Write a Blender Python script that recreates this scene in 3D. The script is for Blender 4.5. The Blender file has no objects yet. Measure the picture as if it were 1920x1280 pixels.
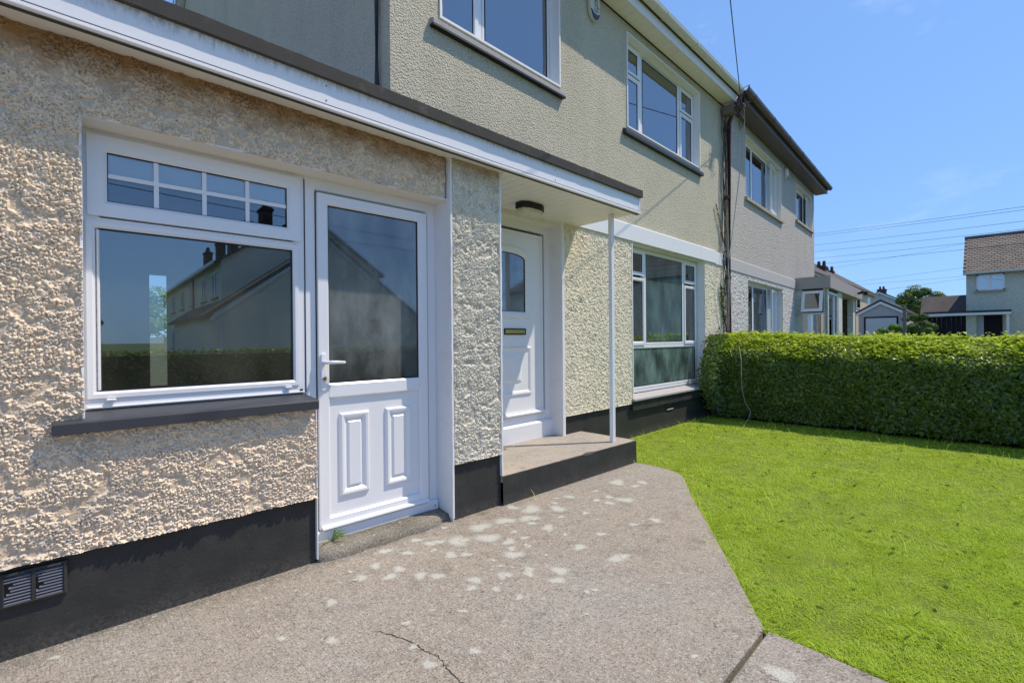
import bpy, bmesh, math, random
import numpy as np
from mathutils import Vector, Matrix
from math import sin, cos, atan, radians, pi, hypot

random.seed(4)
rng = np.random.default_rng(4)
SC = bpy.context.scene
COL = SC.collection

# ------------------------------------------------------------------ camera
TH = atan(890 / 907.0)
AE = -radians(2.168)      # the low extension stands turned by this much against the two-storey front
AN = radians(1.996)       # the next house stands turned the other way
fw = Vector((cos(TH), sin(TH), 0)); rt = Vector((sin(TH), -cos(TH), 0)); up = Vector((0, 0, 1))
PITCH = radians(-0.19); ROLL = radians(-0.5)
f2 = fw * cos(PITCH) + up * sin(PITCH); u2 = up * cos(PITCH) - fw * sin(PITCH)
r3 = rt * cos(ROLL) + u2 * sin(ROLL); u3 = u2 * cos(ROLL) - rt * sin(ROLL)
cam = bpy.data.cameras.new('camera'); camo = bpy.data.objects.new('camera', cam); COL.objects.link(camo)
M = Matrix((r3, u3, -f2)).transposed().to_4x4(); M.translation = Vector((0, 0, 1.27))
camo.matrix_world = M
cam.sensor_width = 36; cam.lens = 907 / 1920 * 36; cam.clip_end = 3000; cam.clip_start = 0.05
SC.camera = camo

# ------------------------------------------------------------------ sky, sun, exposure
EL = radians(59); AZ = radians(36.3)            # sun comes from +x, -y
S = Vector((cos(EL) * cos(AZ), -cos(EL) * sin(AZ), sin(EL)))
W = bpy.data.worlds.new('World'); SC.world = W; W.use_nodes = True
nt = W.node_tree; nt.nodes.clear()
sky = nt.nodes.new('ShaderNodeTexSky'); sky.sky_type = 'NISHITA'; sky.sun_disc = False
sky.sun_elevation = EL; sky.sun_rotation = math.atan2(S.x, S.y)
sky.altitude = 0; sky.air_density = 1.0; sky.dust_density = 0.3; sky.ozone_density = 3.0
hs = nt.nodes.new('ShaderNodeHueSaturation'); hs.inputs['Saturation'].default_value = 1.0
gm = nt.nodes.new('ShaderNodeGamma'); gm.inputs['Gamma'].default_value = .4
ml = nt.nodes.new('ShaderNodeMix'); ml.data_type = 'RGBA'; ml.blend_type = 'MULTIPLY'; ml.inputs[0].default_value = 1; ml.inputs[7].default_value = (.86, 1.37, 2.22, 1)
tc = nt.nodes.new('ShaderNodeTexCoord')
mp = nt.nodes.new('ShaderNodeMapping'); mp.inputs['Scale'].default_value = (2.2, 2.2, 5)
cn = nt.nodes.new('ShaderNodeTexNoise'); cn.inputs['Scale'].default_value = 3.1; cn.inputs['Detail'].default_value = 9; cn.inputs['Roughness'].default_value = .62
cr = nt.nodes.new('ShaderNodeMapRange'); cr.inputs['From Min'].default_value = .60; cr.inputs['From Max'].default_value = .95; cr.inputs['To Max'].default_value = .45
mx = nt.nodes.new('ShaderNodeMix'); mx.data_type = 'RGBA'; mx.inputs[7].default_value = (3.6, 4.2, 5.0, 1)
bg = nt.nodes.new('ShaderNodeBackground'); bg.inputs['Strength'].default_value = 0.15
wo = nt.nodes.new('ShaderNodeOutputWorld')
L = nt.links.new
L(tc.outputs['Generated'], mp.inputs['Vector']); L(mp.outputs[0], cn.inputs['Vector']); L(cn.outputs[0], cr.inputs['Value'])
L(sky.outputs[0], gm.inputs[0]); L(gm.outputs[0], ml.inputs[6]); L(ml.outputs[2], hs.inputs['Color']); L(hs.outputs[0], mx.inputs[6]); L(cr.outputs[0], mx.inputs[0])
L(mx.outputs[2], bg.inputs['Color']); L(bg.outputs[0], wo.inputs['Surface'])
sl = bpy.data.lights.new('sun', 'SUN'); sl.energy = 3.0; sl.angle = radians(.53); sl.color = (1, .885, .73)
so = bpy.data.objects.new('sun', sl); COL.objects.link(so); so.rotation_euler = S.to_track_quat('Z', 'Y').to_euler(); so.location = (0, -5, 12)
SC.view_settings.view_transform = 'Standard'; SC.view_settings.look = 'None'; SC.view_settings.exposure = 0.60
SC.view_settings.gamma = 1; SC.view_settings.use_curve_mapping = False

# ------------------------------------------------------------------ materials
def mat(name, col=(.5, .5, .5), rough=.7, spec=.4, metal=0):
    m = bpy.data.materials.new(name); m.use_nodes = True; n = m.node_tree
    p = n.nodes['Principled BSDF']; p.inputs['Base Color'].default_value = (*col, 1); p.inputs['Roughness'].default_value = rough
    p.inputs['Specular IOR Level'].default_value = spec; p.inputs['Metallic'].default_value = metal
    return m, n, p
def nd(n, t, **k):
    x = n.nodes.new('ShaderNode' + t)
    for a, b in k.items():
        if a in ('blend_type', 'data_type', 'operation', 'feature', 'noise_dimensions', 'interpolation_type', 'attribute_name', 'bands_direction', 'invert'): setattr(x, a, b)
        else: x.inputs[a.replace('_', ' ')].default_value = b
    return x
def pos(n): return n.nodes.new('ShaderNodeNewGeometry').outputs['Position']
def noise(n, scale, detail=3, rough=.55, vec=None, stretch=None):
    x = nd(n, 'TexNoise', Scale=scale, Detail=detail, Roughness=rough)
    v = vec if vec is not None else pos(n)
    if stretch:
        mp = n.nodes.new('ShaderNodeMapping'); mp.inputs['Scale'].default_value = stretch; n.links.new(v, mp.inputs[0]); v = mp.outputs[0]
    n.links.new(v, x.inputs['Vector']); return x.outputs[0]
def rng_(n, v, a, b, c=0., d=1.):
    x = n.nodes.new('ShaderNodeMapRange'); x.inputs[1].default_value = a; x.inputs[2].default_value = b; x.inputs[3].default_value = c; x.inputs[4].default_value = d
    n.links.new(v, x.inputs[0]); return x.outputs[0]
def mix(n, f, a, b, bt='MIX'):
    x = n.nodes.new('ShaderNodeMix'); x.data_type = 'RGBA'; x.blend_type = bt
    for i, s in ((0, f), (6, a), (7, b)):
        if isinstance(s, (int, float)): x.inputs[i].default_value = s
        elif isinstance(s, tuple): x.inputs[i].default_value = (*s, 1)
        else: n.links.new(s, x.inputs[i])
    return x.outputs[2]
def math_(n, op, a, b=None):
    x = n.nodes.new('ShaderNodeMath'); x.operation = op
    for i, s in ((0, a), (1, b)):
        if s is None: continue
        if isinstance(s, (int, float)): x.inputs[i].default_value = s
        else: n.links.new(s, x.inputs[i])
    return x.outputs[0]
def bump(n, p, h, dist, strength=1.):
    b = n.nodes.new('ShaderNodeBump'); b.inputs['Distance'].default_value = dist; b.inputs['Strength'].default_value = strength
    n.links.new(h, b.inputs['Height']); n.links.new(b.outputs[0], p.inputs['Normal'])
def setc(n, p, c): n.links.new(c, p.inputs['Base Color'])
def sepz(n, i=2):
    s = n.nodes.new('ShaderNodeSeparateXYZ'); n.links.new(pos(n), s.inputs[0]); return s.outputs[i]

def dash(name, low, high, grey, orange=0.0, soff=2.55, zlo=.3):
    m, n, p = mat(name, rough=.88, spec=.25)
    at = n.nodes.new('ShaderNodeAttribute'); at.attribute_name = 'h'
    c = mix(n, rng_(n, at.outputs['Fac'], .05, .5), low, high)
    c = mix(n, rng_(n, noise(n, 16, 5, .7), .52, .66, 0, .75), c, grey)
    c = mix(n, rng_(n, noise(n, 30, 4, .75), .56, .70, 0, .5), c, (.70, .52, .34))
    c = mix(n, rng_(n, noise(n, 55, 3), .5, .75, 0, .45), c, mix(n, .5, c, (.86, .71, .50)))
    if orange:   # algae and rust stain under the soffit
        z = sepz(n); st = rng_(n, math_(n, 'ADD', z, math_(n, 'MULTIPLY', noise(n, 9, 4), .30)), soff - .02, soff + .14)
        c = mix(n, math_(n, 'MULTIPLY', st, orange), c, (.30, .155, .055))
    sp = rng_(n, noise(n, 70, 2), .68, .74)
    c = mix(n, math_(n, 'MULTIPLY', sp, .75), c, (.07, .06, .045))
    setc(n, p, c); bump(n, p, noise(n, 230, 3), .003, .8)
    return m
M_DASH = dash('roughcast_cream', (.52, .41, .29), (.88, .715, .53), (.55, .49, .415), .85)
M_DASHP = dash('pebbledash_cream', (.44, .40, .31), (.80, .735, .60), (.48, .45, .38), .5)
M_DASHM = dash('pebbledash_main', (.38, .335, .24), (.84, .75, .57), (.48, .44, .34), .0)
M_DASHN = dash('pebbledash_grey', (.10, .095, .085), (.62, .59, .56), (.4, .4, .4), .0)  # dark hollows paint in relief shading that the coarse grid loses

def render_(name, a, b, sc=75, bd=.004, streak=True):
    m, n, p = mat(name, rough=.92, spec=.2)
    c = mix(n, rng_(n, noise(n, 1.3, 6, .65), .35, .7), a, b)
    if streak: c = mix(n, rng_(n, noise(n, 1.0, 5, .6, stretch=(3, 3, .5)), .5, .78, 0, .35), c, tuple(x * .68 for x in b))
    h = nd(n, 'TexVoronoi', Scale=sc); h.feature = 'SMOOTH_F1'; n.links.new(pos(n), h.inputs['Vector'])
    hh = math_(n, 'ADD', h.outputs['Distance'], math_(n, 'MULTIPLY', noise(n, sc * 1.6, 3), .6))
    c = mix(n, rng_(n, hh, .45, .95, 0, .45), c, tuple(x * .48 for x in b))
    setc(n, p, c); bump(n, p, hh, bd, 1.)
    return m
M_UP = render_('wall_render_olive', (.70, .635, .485), (.61, .555, .42), 76, .011)
M_UPS = render_('wall_render_side', (.74, .57, .42), (.66, .51, .37), 60, .004)
M_NUP = render_('wall_render_grey', (.62, .565, .50), (.56, .515, .46), 40, .014)
M_FARW = render_('wall_render_pale', (.66, .68, .58), (.62, .64, .55), 20, .0003, False)
M_FARG = render_('wall_render_bluegrey', (.54, .56, .58), (.50, .52, .55), 20, .0003, False)
M_BEIGE = render_('wall_render_beige', (.50, .45, .36), (.44, .40, .32), 20, .002)

def paint(name, col, rough=.35, dirt=.25, dcol=(.35, .36, .30), spec=.5, scale=4, bmp=0):
    m, n, p = mat(name, col, rough, spec)
    f = rng_(n, noise(n, scale, 6, .65), .56, .8, 0, dirt)
    c = mix(n, f, col, dcol)
    f2 = rng_(n, noise(n, 60, 2), .70, .76, 0, dirt)
    setc(n, p, mix(n, f2, c, tuple(x * .5 for x in dcol)))
    if bmp: bump(n, p, noise(n, 160, 3), bmp, .6)
    return m
M_WHITE = paint('white_upvc', (.80, .80, .82), .28, .10)
def streaky():
    m, n, p = mat('streaked_upvc', (.8, .8, .82), .3)
    st = noise(n, 26, 4, .7, stretch=(1, 1, .08)); z = sepz(n); zz = math_(n, 'ADD', z, math_(n, 'MULTIPLY', st, .09))
    f = math_(n, 'MULTIPLY', rng_(n, zz, 2.700, 2.755), rng_(n, noise(n, 60, 4, .7, stretch=(1, 1, .3)), .42, .62))
    c = mix(n, math_(n, 'MULTIPLY', f, .6), (.80, .80, .82), (.22, .22, .18))
    sp = math_(n, 'MULTIPLY', rng_(n, noise(n, 45, 5, .75), .60, .70), rng_(n, z, 2.60, 2.56)); c = mix(n, math_(n, 'MULTIPLY', sp, .5), c, (.18, .17, .13))
    setc(n, p, c); return m
M_FASC = streaky()
M_WPAINT = paint('white_paint', (.80, .80, .80), .6, .22, bmp=.001)
M_CREAMR = paint('reveal_paint', (.80, .75, .68), .7, .3, bmp=.001)
M_SOFF = paint('soffit_pvc', (.82, .79, .75), .45, .22, (.42, .36, .25))
M_GUT = paint('gutter_pvc', (.62, .60, .50), .45, .45, (.30, .28, .2))
M_BLACK = paint('plinth_black', (.036, .036, .034), .62, .35, (.07, .07, .07), .35, 7, .002)
def plinth_mat():
    m, n, p = mat('plinth_black', rough=.62, spec=.3); z = sepz(n)
    c = mix(n, rng_(n, noise(n, 5, 6, .65), .45, .72, 0, .6), (.034, .034, .032), (.062, .061, .056))
    dst = math_(n, 'MULTIPLY', rng_(n, math_(n, 'ADD', z, math_(n, 'MULTIPLY', noise(n, 22, 5, .7), -.10)), .045, -.05), rng_(n, noise(n, 70, 4, .75), .40, .62))
    c = mix(n, math_(n, 'MULTIPLY', dst, .40), c, (.20, .18, .15))
    c = mix(n, rng_(n, noise(n, 38, 6, .8), .70, .74, 0, .8), c, (.20, .19, .17))
    c = mix(n, rng_(n, noise(n, 24, 3, .6, stretch=(1, 1, 4)), .70, .73, 0, .4), c, (.14, .13, .12))
    setc(n, p, c); bump(n, p, noise(n, 60, 5, .7), .004, .7); return m
M_BLACK = plinth_mat()
M_SILL = paint('sill_charcoal', (.045, .047, .055), .42, .3, (.09, .09, .09), .45, 8, .0008)
M_SILLO = paint('sill_old', (.40, .38, .37), .8, .5, (.08, .08, .08), .3, 12, .001)
M_FELT = paint('roof_felt', (.062, .058, .052), .85, .6, (.15, .14, .12), .25, 10, .003)
M_BROWN = paint('brown_pvc', (.085, .062, .05), .45, .2, (.12, .09, .07))
M_DOWNP = paint('downpipe_brown', (.12, .05, .05), .45, .3, (.2, .12, .1))
M_DARK = mat('rubber_black', (.012, .012, .013), .5)[0]
M_BRASS = mat('brass', (.55, .42, .12), .28, .5, 1)[0]
M_TAUPE = paint('taupe_cladding', (.36, .33, .30), .6, .15)
M_BAND = paint('grey_band', (.50, .47, .45), .75, .15, bmp=.002)
M_FDARK = paint('dark_door_paint', (.014, .012, .02), .6, .1, (.03, .03, .03), .15)
M_FGAR = paint('garage_door_white', (.55, .60, .68), .4, .1)
M_PINK = paint('garage_door_pinkish', (.50, .42, .43), .6, .3)
M_WOODP = paint('post_wood', (.16, .14, .12), .85, .4)
M_WIRE = mat('cable_black', (.03, .03, .03), .6)[0]
M_WIREG = mat('cable_grey', (.42, .42, .40), .5)[0]
M_BLIND_SKY = mat('blind_and_sky_panel', (.85, .87, .86), .8)[0]
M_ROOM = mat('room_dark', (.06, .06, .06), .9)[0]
M_CURT = mat('curtain_or_sky_panel', (.30, .30, .29), .9)[0]
M_CHIM = paint('chimney_brick', (.085, .05, .042), .9, .4)
M_LENS = paint('lamp_lens', (.62, .58, .46), .35, .4, (.35, .30, .2))

def glass(name, ior=1.85, tint=(.86, .92, .90), haze=0., hcol=(.25, .4, .36), rough=0.0):
    m = bpy.data.materials.new(name); m.use_nodes = True; n = m.node_tree; n.nodes.clear()
    o = n.nodes.new('ShaderNodeOutputMaterial'); t = n.nodes.new('ShaderNodeBsdfTransparent'); t.inputs[0].default_value = (*tint, 1)
    g = n.nodes.new('ShaderNodeBsdfGlossy'); g.inputs['Roughness'].default_value = rough; g.inputs['Color'].default_value = (.93, .97, 1, 1)
    f = n.nodes.new('ShaderNodeFresnel'); f.inputs[0].default_value = ior
    s = n.nodes.new('ShaderNodeMixShader'); n.links.new(f.outputs[0], s.inputs[0]); n.links.new(g.outputs[0], s.inputs[2])
    if haze:
        d = n.nodes.new('ShaderNodeBsdfDiffuse'); d.inputs[0].default_value = (*hcol, 1)
        s2 = n.nodes.new('ShaderNodeMixShader'); n.links.new(t.outputs[0], s2.inputs[1]); n.links.new(d.outputs[0], s2.inputs[2])
        n.links.new(rng_(n, noise(n, 3.5, 5, .6, stretch=(1, 1, .5)), .35, .75, haze * .2, haze), s2.inputs[0]); n.links.new(s2.outputs[0], s.inputs[1])
    else: n.links.new(t.outputs[0], s.inputs[1])
    n.links.new(s.outputs[0], o.inputs[0]); return m
M_GLASS = glass('window_glass', 2.3, haze=.16, hcol=(.42, .40, .28))  # warm haze painted in to brighten the house walls mirrored in the pane
M_GLASSD = glass('door_glass', 2.1, (.35, .40, .40), .85, (.27, .29, .27), .035)
M_GLASSB = glass('top_light_glass', 2.0, (.97, .98, .98))
M_GLASSU = glass('upper_glass', 3.7, (.6, .65, .66))
M_GLASSM = glass('condensed_glass', 2.2, (.7, .78, .76), .75, (.16, .26, .23))
M_GLASSF = glass('obscure_glass', 2.3, (.4, .45, .5), .8, (.26, .33, .40), .05)

M_GLASSL = glass('misted_glass', 1.9, (.7, .78, .76), 1.0, (.24, .36, .32))
def tiles(name, col):
    m, n, p = mat(name, col, .85, .3)
    c = mix(n, rng_(n, noise(n, 1.2, 5), .35, .7), col, tuple(x * 1.5 for x in col))
    c = mix(n, rng_(n, noise(n, 14, 3), .5, .8, 0, .6), c, tuple(x * .5 for x in col))
    setc(n, p, c); bump(n, p, noise(n, 90, 3), .003, .6); return m
M_TILE = tiles('roof_tile_grey', (.13, .12, .105))
M_TILED = tiles('roof_tile_dark', (.075, .065, .06))

def concrete(name, a, b, specks=1., lines=True):
    m, n, p = mat(name, rough=.9, spec=.25)
    c = mix(n, rng_(n, noise(n, .9, 6, .65), .35, .68), a, b)
    c = mix(n, rng_(n, noise(n, 4.5, 9, .82), .48, .66, 0, .8), c, tuple(x * .52 for x in a))
    c = mix(n, rng_(n, noise(n, .55, 4, .6), .42, .60, 0, .6), c, (.36, .335, .30))
    c = mix(n, rng_(n, noise(n, 1.9, 7, .7), .52, .66, 0, .45), c, (.42, .36, .27))
    fine = noise(n, 85, 5, .75); c = mix(n, rng_(n, fine, .56, .70, 0, .55 * specks), c, tuple(x * .45 for x in a))
    sx = n.nodes.new('ShaderNodeSeparateXYZ'); n.links.new(pos(n), sx.inputs[0])
    dw = math_(n, 'ADD', math_(n, 'ADD', sx.outputs[1], math_(n, 'MULTIPLY', sx.outputs[0], .038)), math_(n, 'MULTIPLY', noise(n, 9, 5, .7), .22))
    if lines: c = mix(n, math_(n, 'MULTIPLY', rng_(n, dw, 2.78, 2.92), rng_(n, noise(n, 45, 5, .75), .35, .62, .15, .75)), c, (.10, .092, .07))
    # aggregate
    v = nd(n, 'TexVoronoi', Scale=170.); n.links.new(pos(n), v.inputs['Vector'])
    vr = nd(n, 'SeparateColor'); n.links.new(v.outputs['Color'], vr.inputs[0])
    c = mix(n, rng_(n, vr.outputs[0], .66, .90, 0, .62 * specks), c, tuple(x * .32 for x in a))
    c = mix(n, rng_(n, vr.outputs[1], .76, .94, 0, .55 * specks), c, (.60, .55, .48))
    # dark round lichen spots
    v2 = nd(n, 'TexVoronoi', Scale=7.5); n.links.new(mixvec(n, 8, .05), v2.inputs['Vector'])
    s2 = nd(n, 'SeparateColor'); n.links.new(v2.outputs['Color'], s2.inputs[0])
    spot = math_(n, 'MULTIPLY', rng_(n, v2.outputs['Distance'], .30, .18), rng_(n, s2.outputs[0], .45, .5))
    spot = math_(n, 'MULTIPLY', spot, rng_(n, noise(n, 60, 4, .7), .45, .6))
    sp4 = math_(n, 'MULTIPLY', rng_(n, noise(n, 26, 5, .65), .60, .66), rng_(n, noise(n, 3, 4, .6), .40, .58)); c = mix(n, math_(n, 'MULTIPLY', sp4, .8), c, (.12, .095, .07))
    c = mix(n, math_(n, 'MULTIPLY', spot, .5), c, (.11, .09, .065))
    v3 = nd(n, 'TexVoronoi', Scale=19.); n.links.new(mixvec(n, 20, .03), v3.inputs['Vector'])
    s3 = nd(n, 'SeparateColor'); n.links.new(v3.outputs['Color'], s3.inputs[0])
    sp3 = math_(n, 'MULTIPLY', rng_(n, v3.outputs['Distance'], .26, .16), rng_(n, s3.outputs[1], .72, .75))
    c = mix(n, math_(n, 'MULTIPLY', sp3, .55), c, (.46, .47, .42))
    setc(n, p, c)
    h = math_(n, 'ADD', noise(n, 150, 4, .7), math_(n, 'MULTIPLY', v.outputs['Distance'], .5))
    if lines: h = math_(n, 'ADD', h, math_(n, 'MULTIPLY', noise(n, 2.0, 3, .5, stretch=(60, 4, 1)), 1.6))
    bump(n, p, h, .004, .9); return m
def mixvec(n, sc, amt):
    t = nd(n, 'TexNoise', Scale=sc, Detail=3.); n.links.new(pos(n), t.inputs['Vector'])
    v = n.nodes.new('ShaderNodeVectorMath'); v.operation = 'SCALE'; n.links.new(t.outputs['Color'], v.inputs[0]); v.inputs['Scale'].default_value = amt
    a = n.nodes.new('ShaderNodeVectorMath'); n.links.new(pos(n), a.inputs[0]); n.links.new(v.outputs[0], a.inputs[1]); return a.outputs[0]
M_CONC = concrete('drive_concrete', (.365, .305, .24), (.34, .295, .245))
M_CONC2 = concrete('drive_concrete_second', (.36, .31, .26), (.32, .28, .24))
M_STEP = concrete('porch_concrete', (.46, .39, .32), (.40, .34, .28), .4, False)
M_STEPD = concrete('threshold_concrete', (.24, .21, .165), (.18, .165, .13), .7, False)
M_CRACK = mat('crack_dirt', (.045, .036, .028), 1)[0]

def lichen():
    m, n, p = mat('lichen_pale', (.5, .5, .45), .95, .1)
    at = n.nodes.new('ShaderNodeAttribute'); at.attribute_name = 'e'
    k = math_(n, 'ADD', at.outputs['Fac'], math_(n, 'MULTIPLY', math_(n, 'SUBTRACT', noise(n, 150, 7, .85), .5), 3.4))
    n.links.new(rng_(n, k, .0, .42, 0, .85), p.inputs['Alpha'])
    setc(n, p, mix(n, rng_(n, noise(n, 160, 3), .4, .65), (.45, .44, .38), (.64, .62, .55)))
    return m
M_LICH = lichen()

def leafy(name, c1, c2, c3, trans=.35, gloss=.08, rough=.35):
    m = bpy.data.materials.new(name); m.use_nodes = True; n = m.node_tree; n.nodes.clear()
    o = n.nodes.new('ShaderNodeOutputMaterial'); g = n.nodes.new('ShaderNodeNewGeometry')
    r = n.nodes.new('ShaderNodeValToRGB'); e = r.color_ramp.elements; e[0].color = (*c1, 1); e[1].color = (*c3, 1); k = e.new(.5); k.color = (*c2, 1)
    n.links.new(g.outputs['Random Per Island'], r.inputs[0])
    c = mix(n, rng_(n, noise(n, 1.1, 4), .35, .7, 0, .6), r.outputs[0], mix(n, .5, r.outputs[0], c1))
    d = n.nodes.new('ShaderNodeBsdfDiffuse'); t = n.nodes.new('ShaderNodeBsdfTranslucent'); gl = n.nodes.new('ShaderNodeBsdfGlossy'); gl.inputs['Roughness'].default_value = rough
    n.links.new(c, d.inputs[0]); n.links.new(mix(n, .5, c, tuple(min(1, x * 1.6) for x in c2)), t.inputs[0])
    a = n.nodes.new('ShaderNodeMixShader'); a.inputs[0].default_value = trans; b = n.nodes.new('ShaderNodeMixShader'); b.inputs[0].default_value = gloss
    n.links.new(d.outputs[0], a.inputs[1]); n.links.new(t.outputs[0], a.inputs[2]); n.links.new(a.outputs[0], b.inputs[1]); n.links.new(gl.outputs[0], b.inputs[2])
    n.links.new(b.outputs[0], o.inputs[0]); return m
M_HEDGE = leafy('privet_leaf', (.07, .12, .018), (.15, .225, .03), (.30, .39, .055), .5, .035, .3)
M_HTOP = leafy('privet_new_sunlit_leaf', (.26, .36, .025), (.42, .52, .04), (.58, .64, .08), .5, .02, .4)
M_GRASS = leafy('grass_blade', (.30, .42, .02), (.44, .58, .045), (.60, .72, .12), .35, .015, .5)
M_TREE = leafy('tree_leaf', (.06, .11, .025), (.11, .18, .04), (.2, .27, .07), .4, .02)
M_BUSH = leafy('bush_leaf', (.08, .18, .02), (.15, .28, .03), (.25, .38, .05), .4, .02)
M_IVY = leafy('ivy_leaf', (.06, .10, .02), (.09, .16, .03), (.14, .2, .05), .3, .06)
M_WEED = leafy('weed_leaf', (.08, .15, .02), (.12, .2, .03), (.2, .28, .04), .3, .0)
M_DEAD = leafy('dead_vine', (.14, .06, .03), (.2, .09, .04), (.25, .13, .06), .2, .02)
m, n, p = mat('soil', (.06, .05, .03), .95); M_SOIL = m
setc(n, p, mix(n, rng_(n, noise(n, 14, 4), .4, .65), (.085, .12, .018), (.05, .05, .022)))
m, n, p = mat('lawn_turf', (.12, .2, .02), .95); M_TURF = m
setc(n, p, mix(n, rng_(n, noise(n, 9, 5, .6), .35, .7), (.22, .28, .03), (.11, .15, .015))); bump(n, p, noise(n, 60, 4), .02)
m, n, p = mat('far_grass', (.07, .12, .03), .95); M_GROUND = m
setc(n, p, mix(n, rng_(n, noise(n, .3, 5), .35, .65), (.075, .13, .03), (.10, .13, .045)))
m, n, p = mat('asphalt', (.05, .05, .052), .9); M_ASPH = m
setc(n, p, mix(n, rng_(n, noise(n, 30, 5), .35, .7), (.042, .042, .044), (.075, .073, .07)))
M_PAVE = concrete('pavement_concrete', (.34, .33, .31), (.30, .29, .27), .4, False)

# ------------------------------------------------------------------ builders
ROOTLOC = {}
def tag(o, label=None, cat=None, group=None, kind=None):
    if label: o['label'] = label
    if cat: o['category'] = cat
    if group: o['group'] = group
    if kind: o['kind'] = kind
    return o
def thing(name, loc, label, cat, group=None):
    o = bpy.data.objects.new(name, None); COL.objects.link(o); o.location = loc; o.empty_display_size = .2
    ROOTLOC[o.name] = Vector(loc); return tag(o, label, cat, group)
def base_of(o):
    while o is not None and o.parent is not None: o = o.parent
    return ROOTLOC.get(o.name, Vector((0, 0, 0))) if o is not None else Vector((0, 0, 0))

class B:
    """collects shapes given in a frame turned by a about the vertical axis, then links them as one mesh"""
    def __init__(s, a=0., shear=0.):
        s.a = a; s.bm = bmesh.new(); s.sh = shear
    def V(s, x, y, z):
        z += s.sh * x
        return s.bm.verts.new((x * cos(s.a) - y * sin(s.a), x * sin(s.a) + y * cos(s.a), z))
    def F(s, vs):
        try: return s.bm.faces.new(vs)
        except ValueError: return None
    def box(s, x0, x1, y0, y1, z0, z1):
        v = [s.V(x, y, z) for x in (x0, x1) for y in (y0, y1) for z in (z0, z1)]
        for f in ((0, 1, 3, 2), (4, 6, 7, 5), (0, 4, 5, 1), (2, 3, 7, 6), (0, 2, 6, 4), (1, 5, 7, 3)): s.F([v[i] for i in f])
        return s
    def extr(s, poly, axis, c0, c1):
        """poly in the two other axes, pulled from c0 to c1 along axis"""
        def P(a, b, c): return {'x': (c, a, b), 'y': (a, c, b), 'z': (a, b, c)}[axis]
        A = [s.V(*P(a, b, c0)) for a, b in poly]; Z = [s.V(*P(a, b, c1)) for a, b in poly]; k = len(poly)
        for i in range(k): s.F([A[i], A[(i + 1) % k], Z[(i + 1) % k], Z[i]])
        s.F(A[::-1]); s.F(Z); return s
    def ring(s, path, prof):
        """closed path (x,z) counter-clockwise seen from -y; profile points (inset, y)"""
        k = len(path); cols = []
        for i in range(k):
            p0 = Vector(path[i - 1]); p1 = Vector(path[i]); p2 = Vector(path[(i + 1) % k])
            d1 = (p1 - p0).normalized(); d2 = (p2 - p1).normalized()
            n1 = Vector((-d1.y, d1.x)); n2 = Vector((-d2.y, d2.x)); m = n1 + n2; m = m / max(m.dot(n1), 1e-6) if m.length > 1e-6 else n1
            cols.append([s.V(p1.x + m.x * d, y, p1.y + m.y * d) for d, y in prof])
        q = len(prof)
        for i in range(k):
            A = cols[i]; Z = cols[(i + 1) % k]
            for j in range(q): s.F([A[j], A[(j + 1) % q], Z[(j + 1) % q], Z[j]])
        return s
    def rect(s, x0, x1, z0, z1, prof): return s.ring([(x0, z0), (x1, z0), (x1, z1), (x0, z1)], prof)
    def tube(s, pts, r, n=6, cap=True):
        pts = [Vector(p) for p in pts]; rings = []
        for i, p in enumerate(pts):
            t = (pts[min(i + 1, len(pts) - 1)] - pts[max(i - 1, 0)]).normalized()
            u = t.cross(Vector((0, 0, 1))); u = u.normalized() if u.length > 1e-3 else Vector((1, 0, 0)); w = u.cross(t)
            rr = r[i] if isinstance(r, (list, tuple)) else r
            rings.append([s.V(*(p + u * cos(2 * pi * k / n) * rr + w * sin(2 * pi * k / n) * rr)) for k in range(n)])
        for a, b in zip(rings, rings[1:]):
            for k in range(n): s.F([a[k], a[(k + 1) % n], b[(k + 1) % n], b[k]])
        if cap: s.F(rings[0][::-1]); s.F(rings[-1])
        return s
    def obj(s, name, m, parent=None, bev=0, smooth=False, kind=None, label=None):
        bm = s.bm; bmesh.ops.recalc_face_normals(bm, faces=bm.faces)
        if bev: bmesh.ops.bevel(bm, geom=[e for e in bm.edges if len(e.link_faces) == 2 and e.calc_face_angle(0) > .6], offset=bev, segments=1, affect='EDGES', clamp_overlap=True)
        off = base_of(parent)
        if parent is None and bm.verts:
            off = Vector((sum(v.co.x for v in bm.verts) / len(bm.verts), sum(v.co.y for v in bm.verts) / len(bm.verts), min(v.co.z for v in bm.verts)))
        for v in bm.verts: v.co -= off
        me = bpy.data.meshes.new(name); bm.to_mesh(me); bm.free(); me.materials.append(m)
        o = bpy.data.objects.new(name, me); COL.objects.link(o)
        if parent is not None: o.parent = parent
        else: o.location = off; ROOTLOC[o.name] = off
        if smooth:
            for f in me.polygons: f.use_smooth = True
        return tag(o, label, kind=kind)

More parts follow.
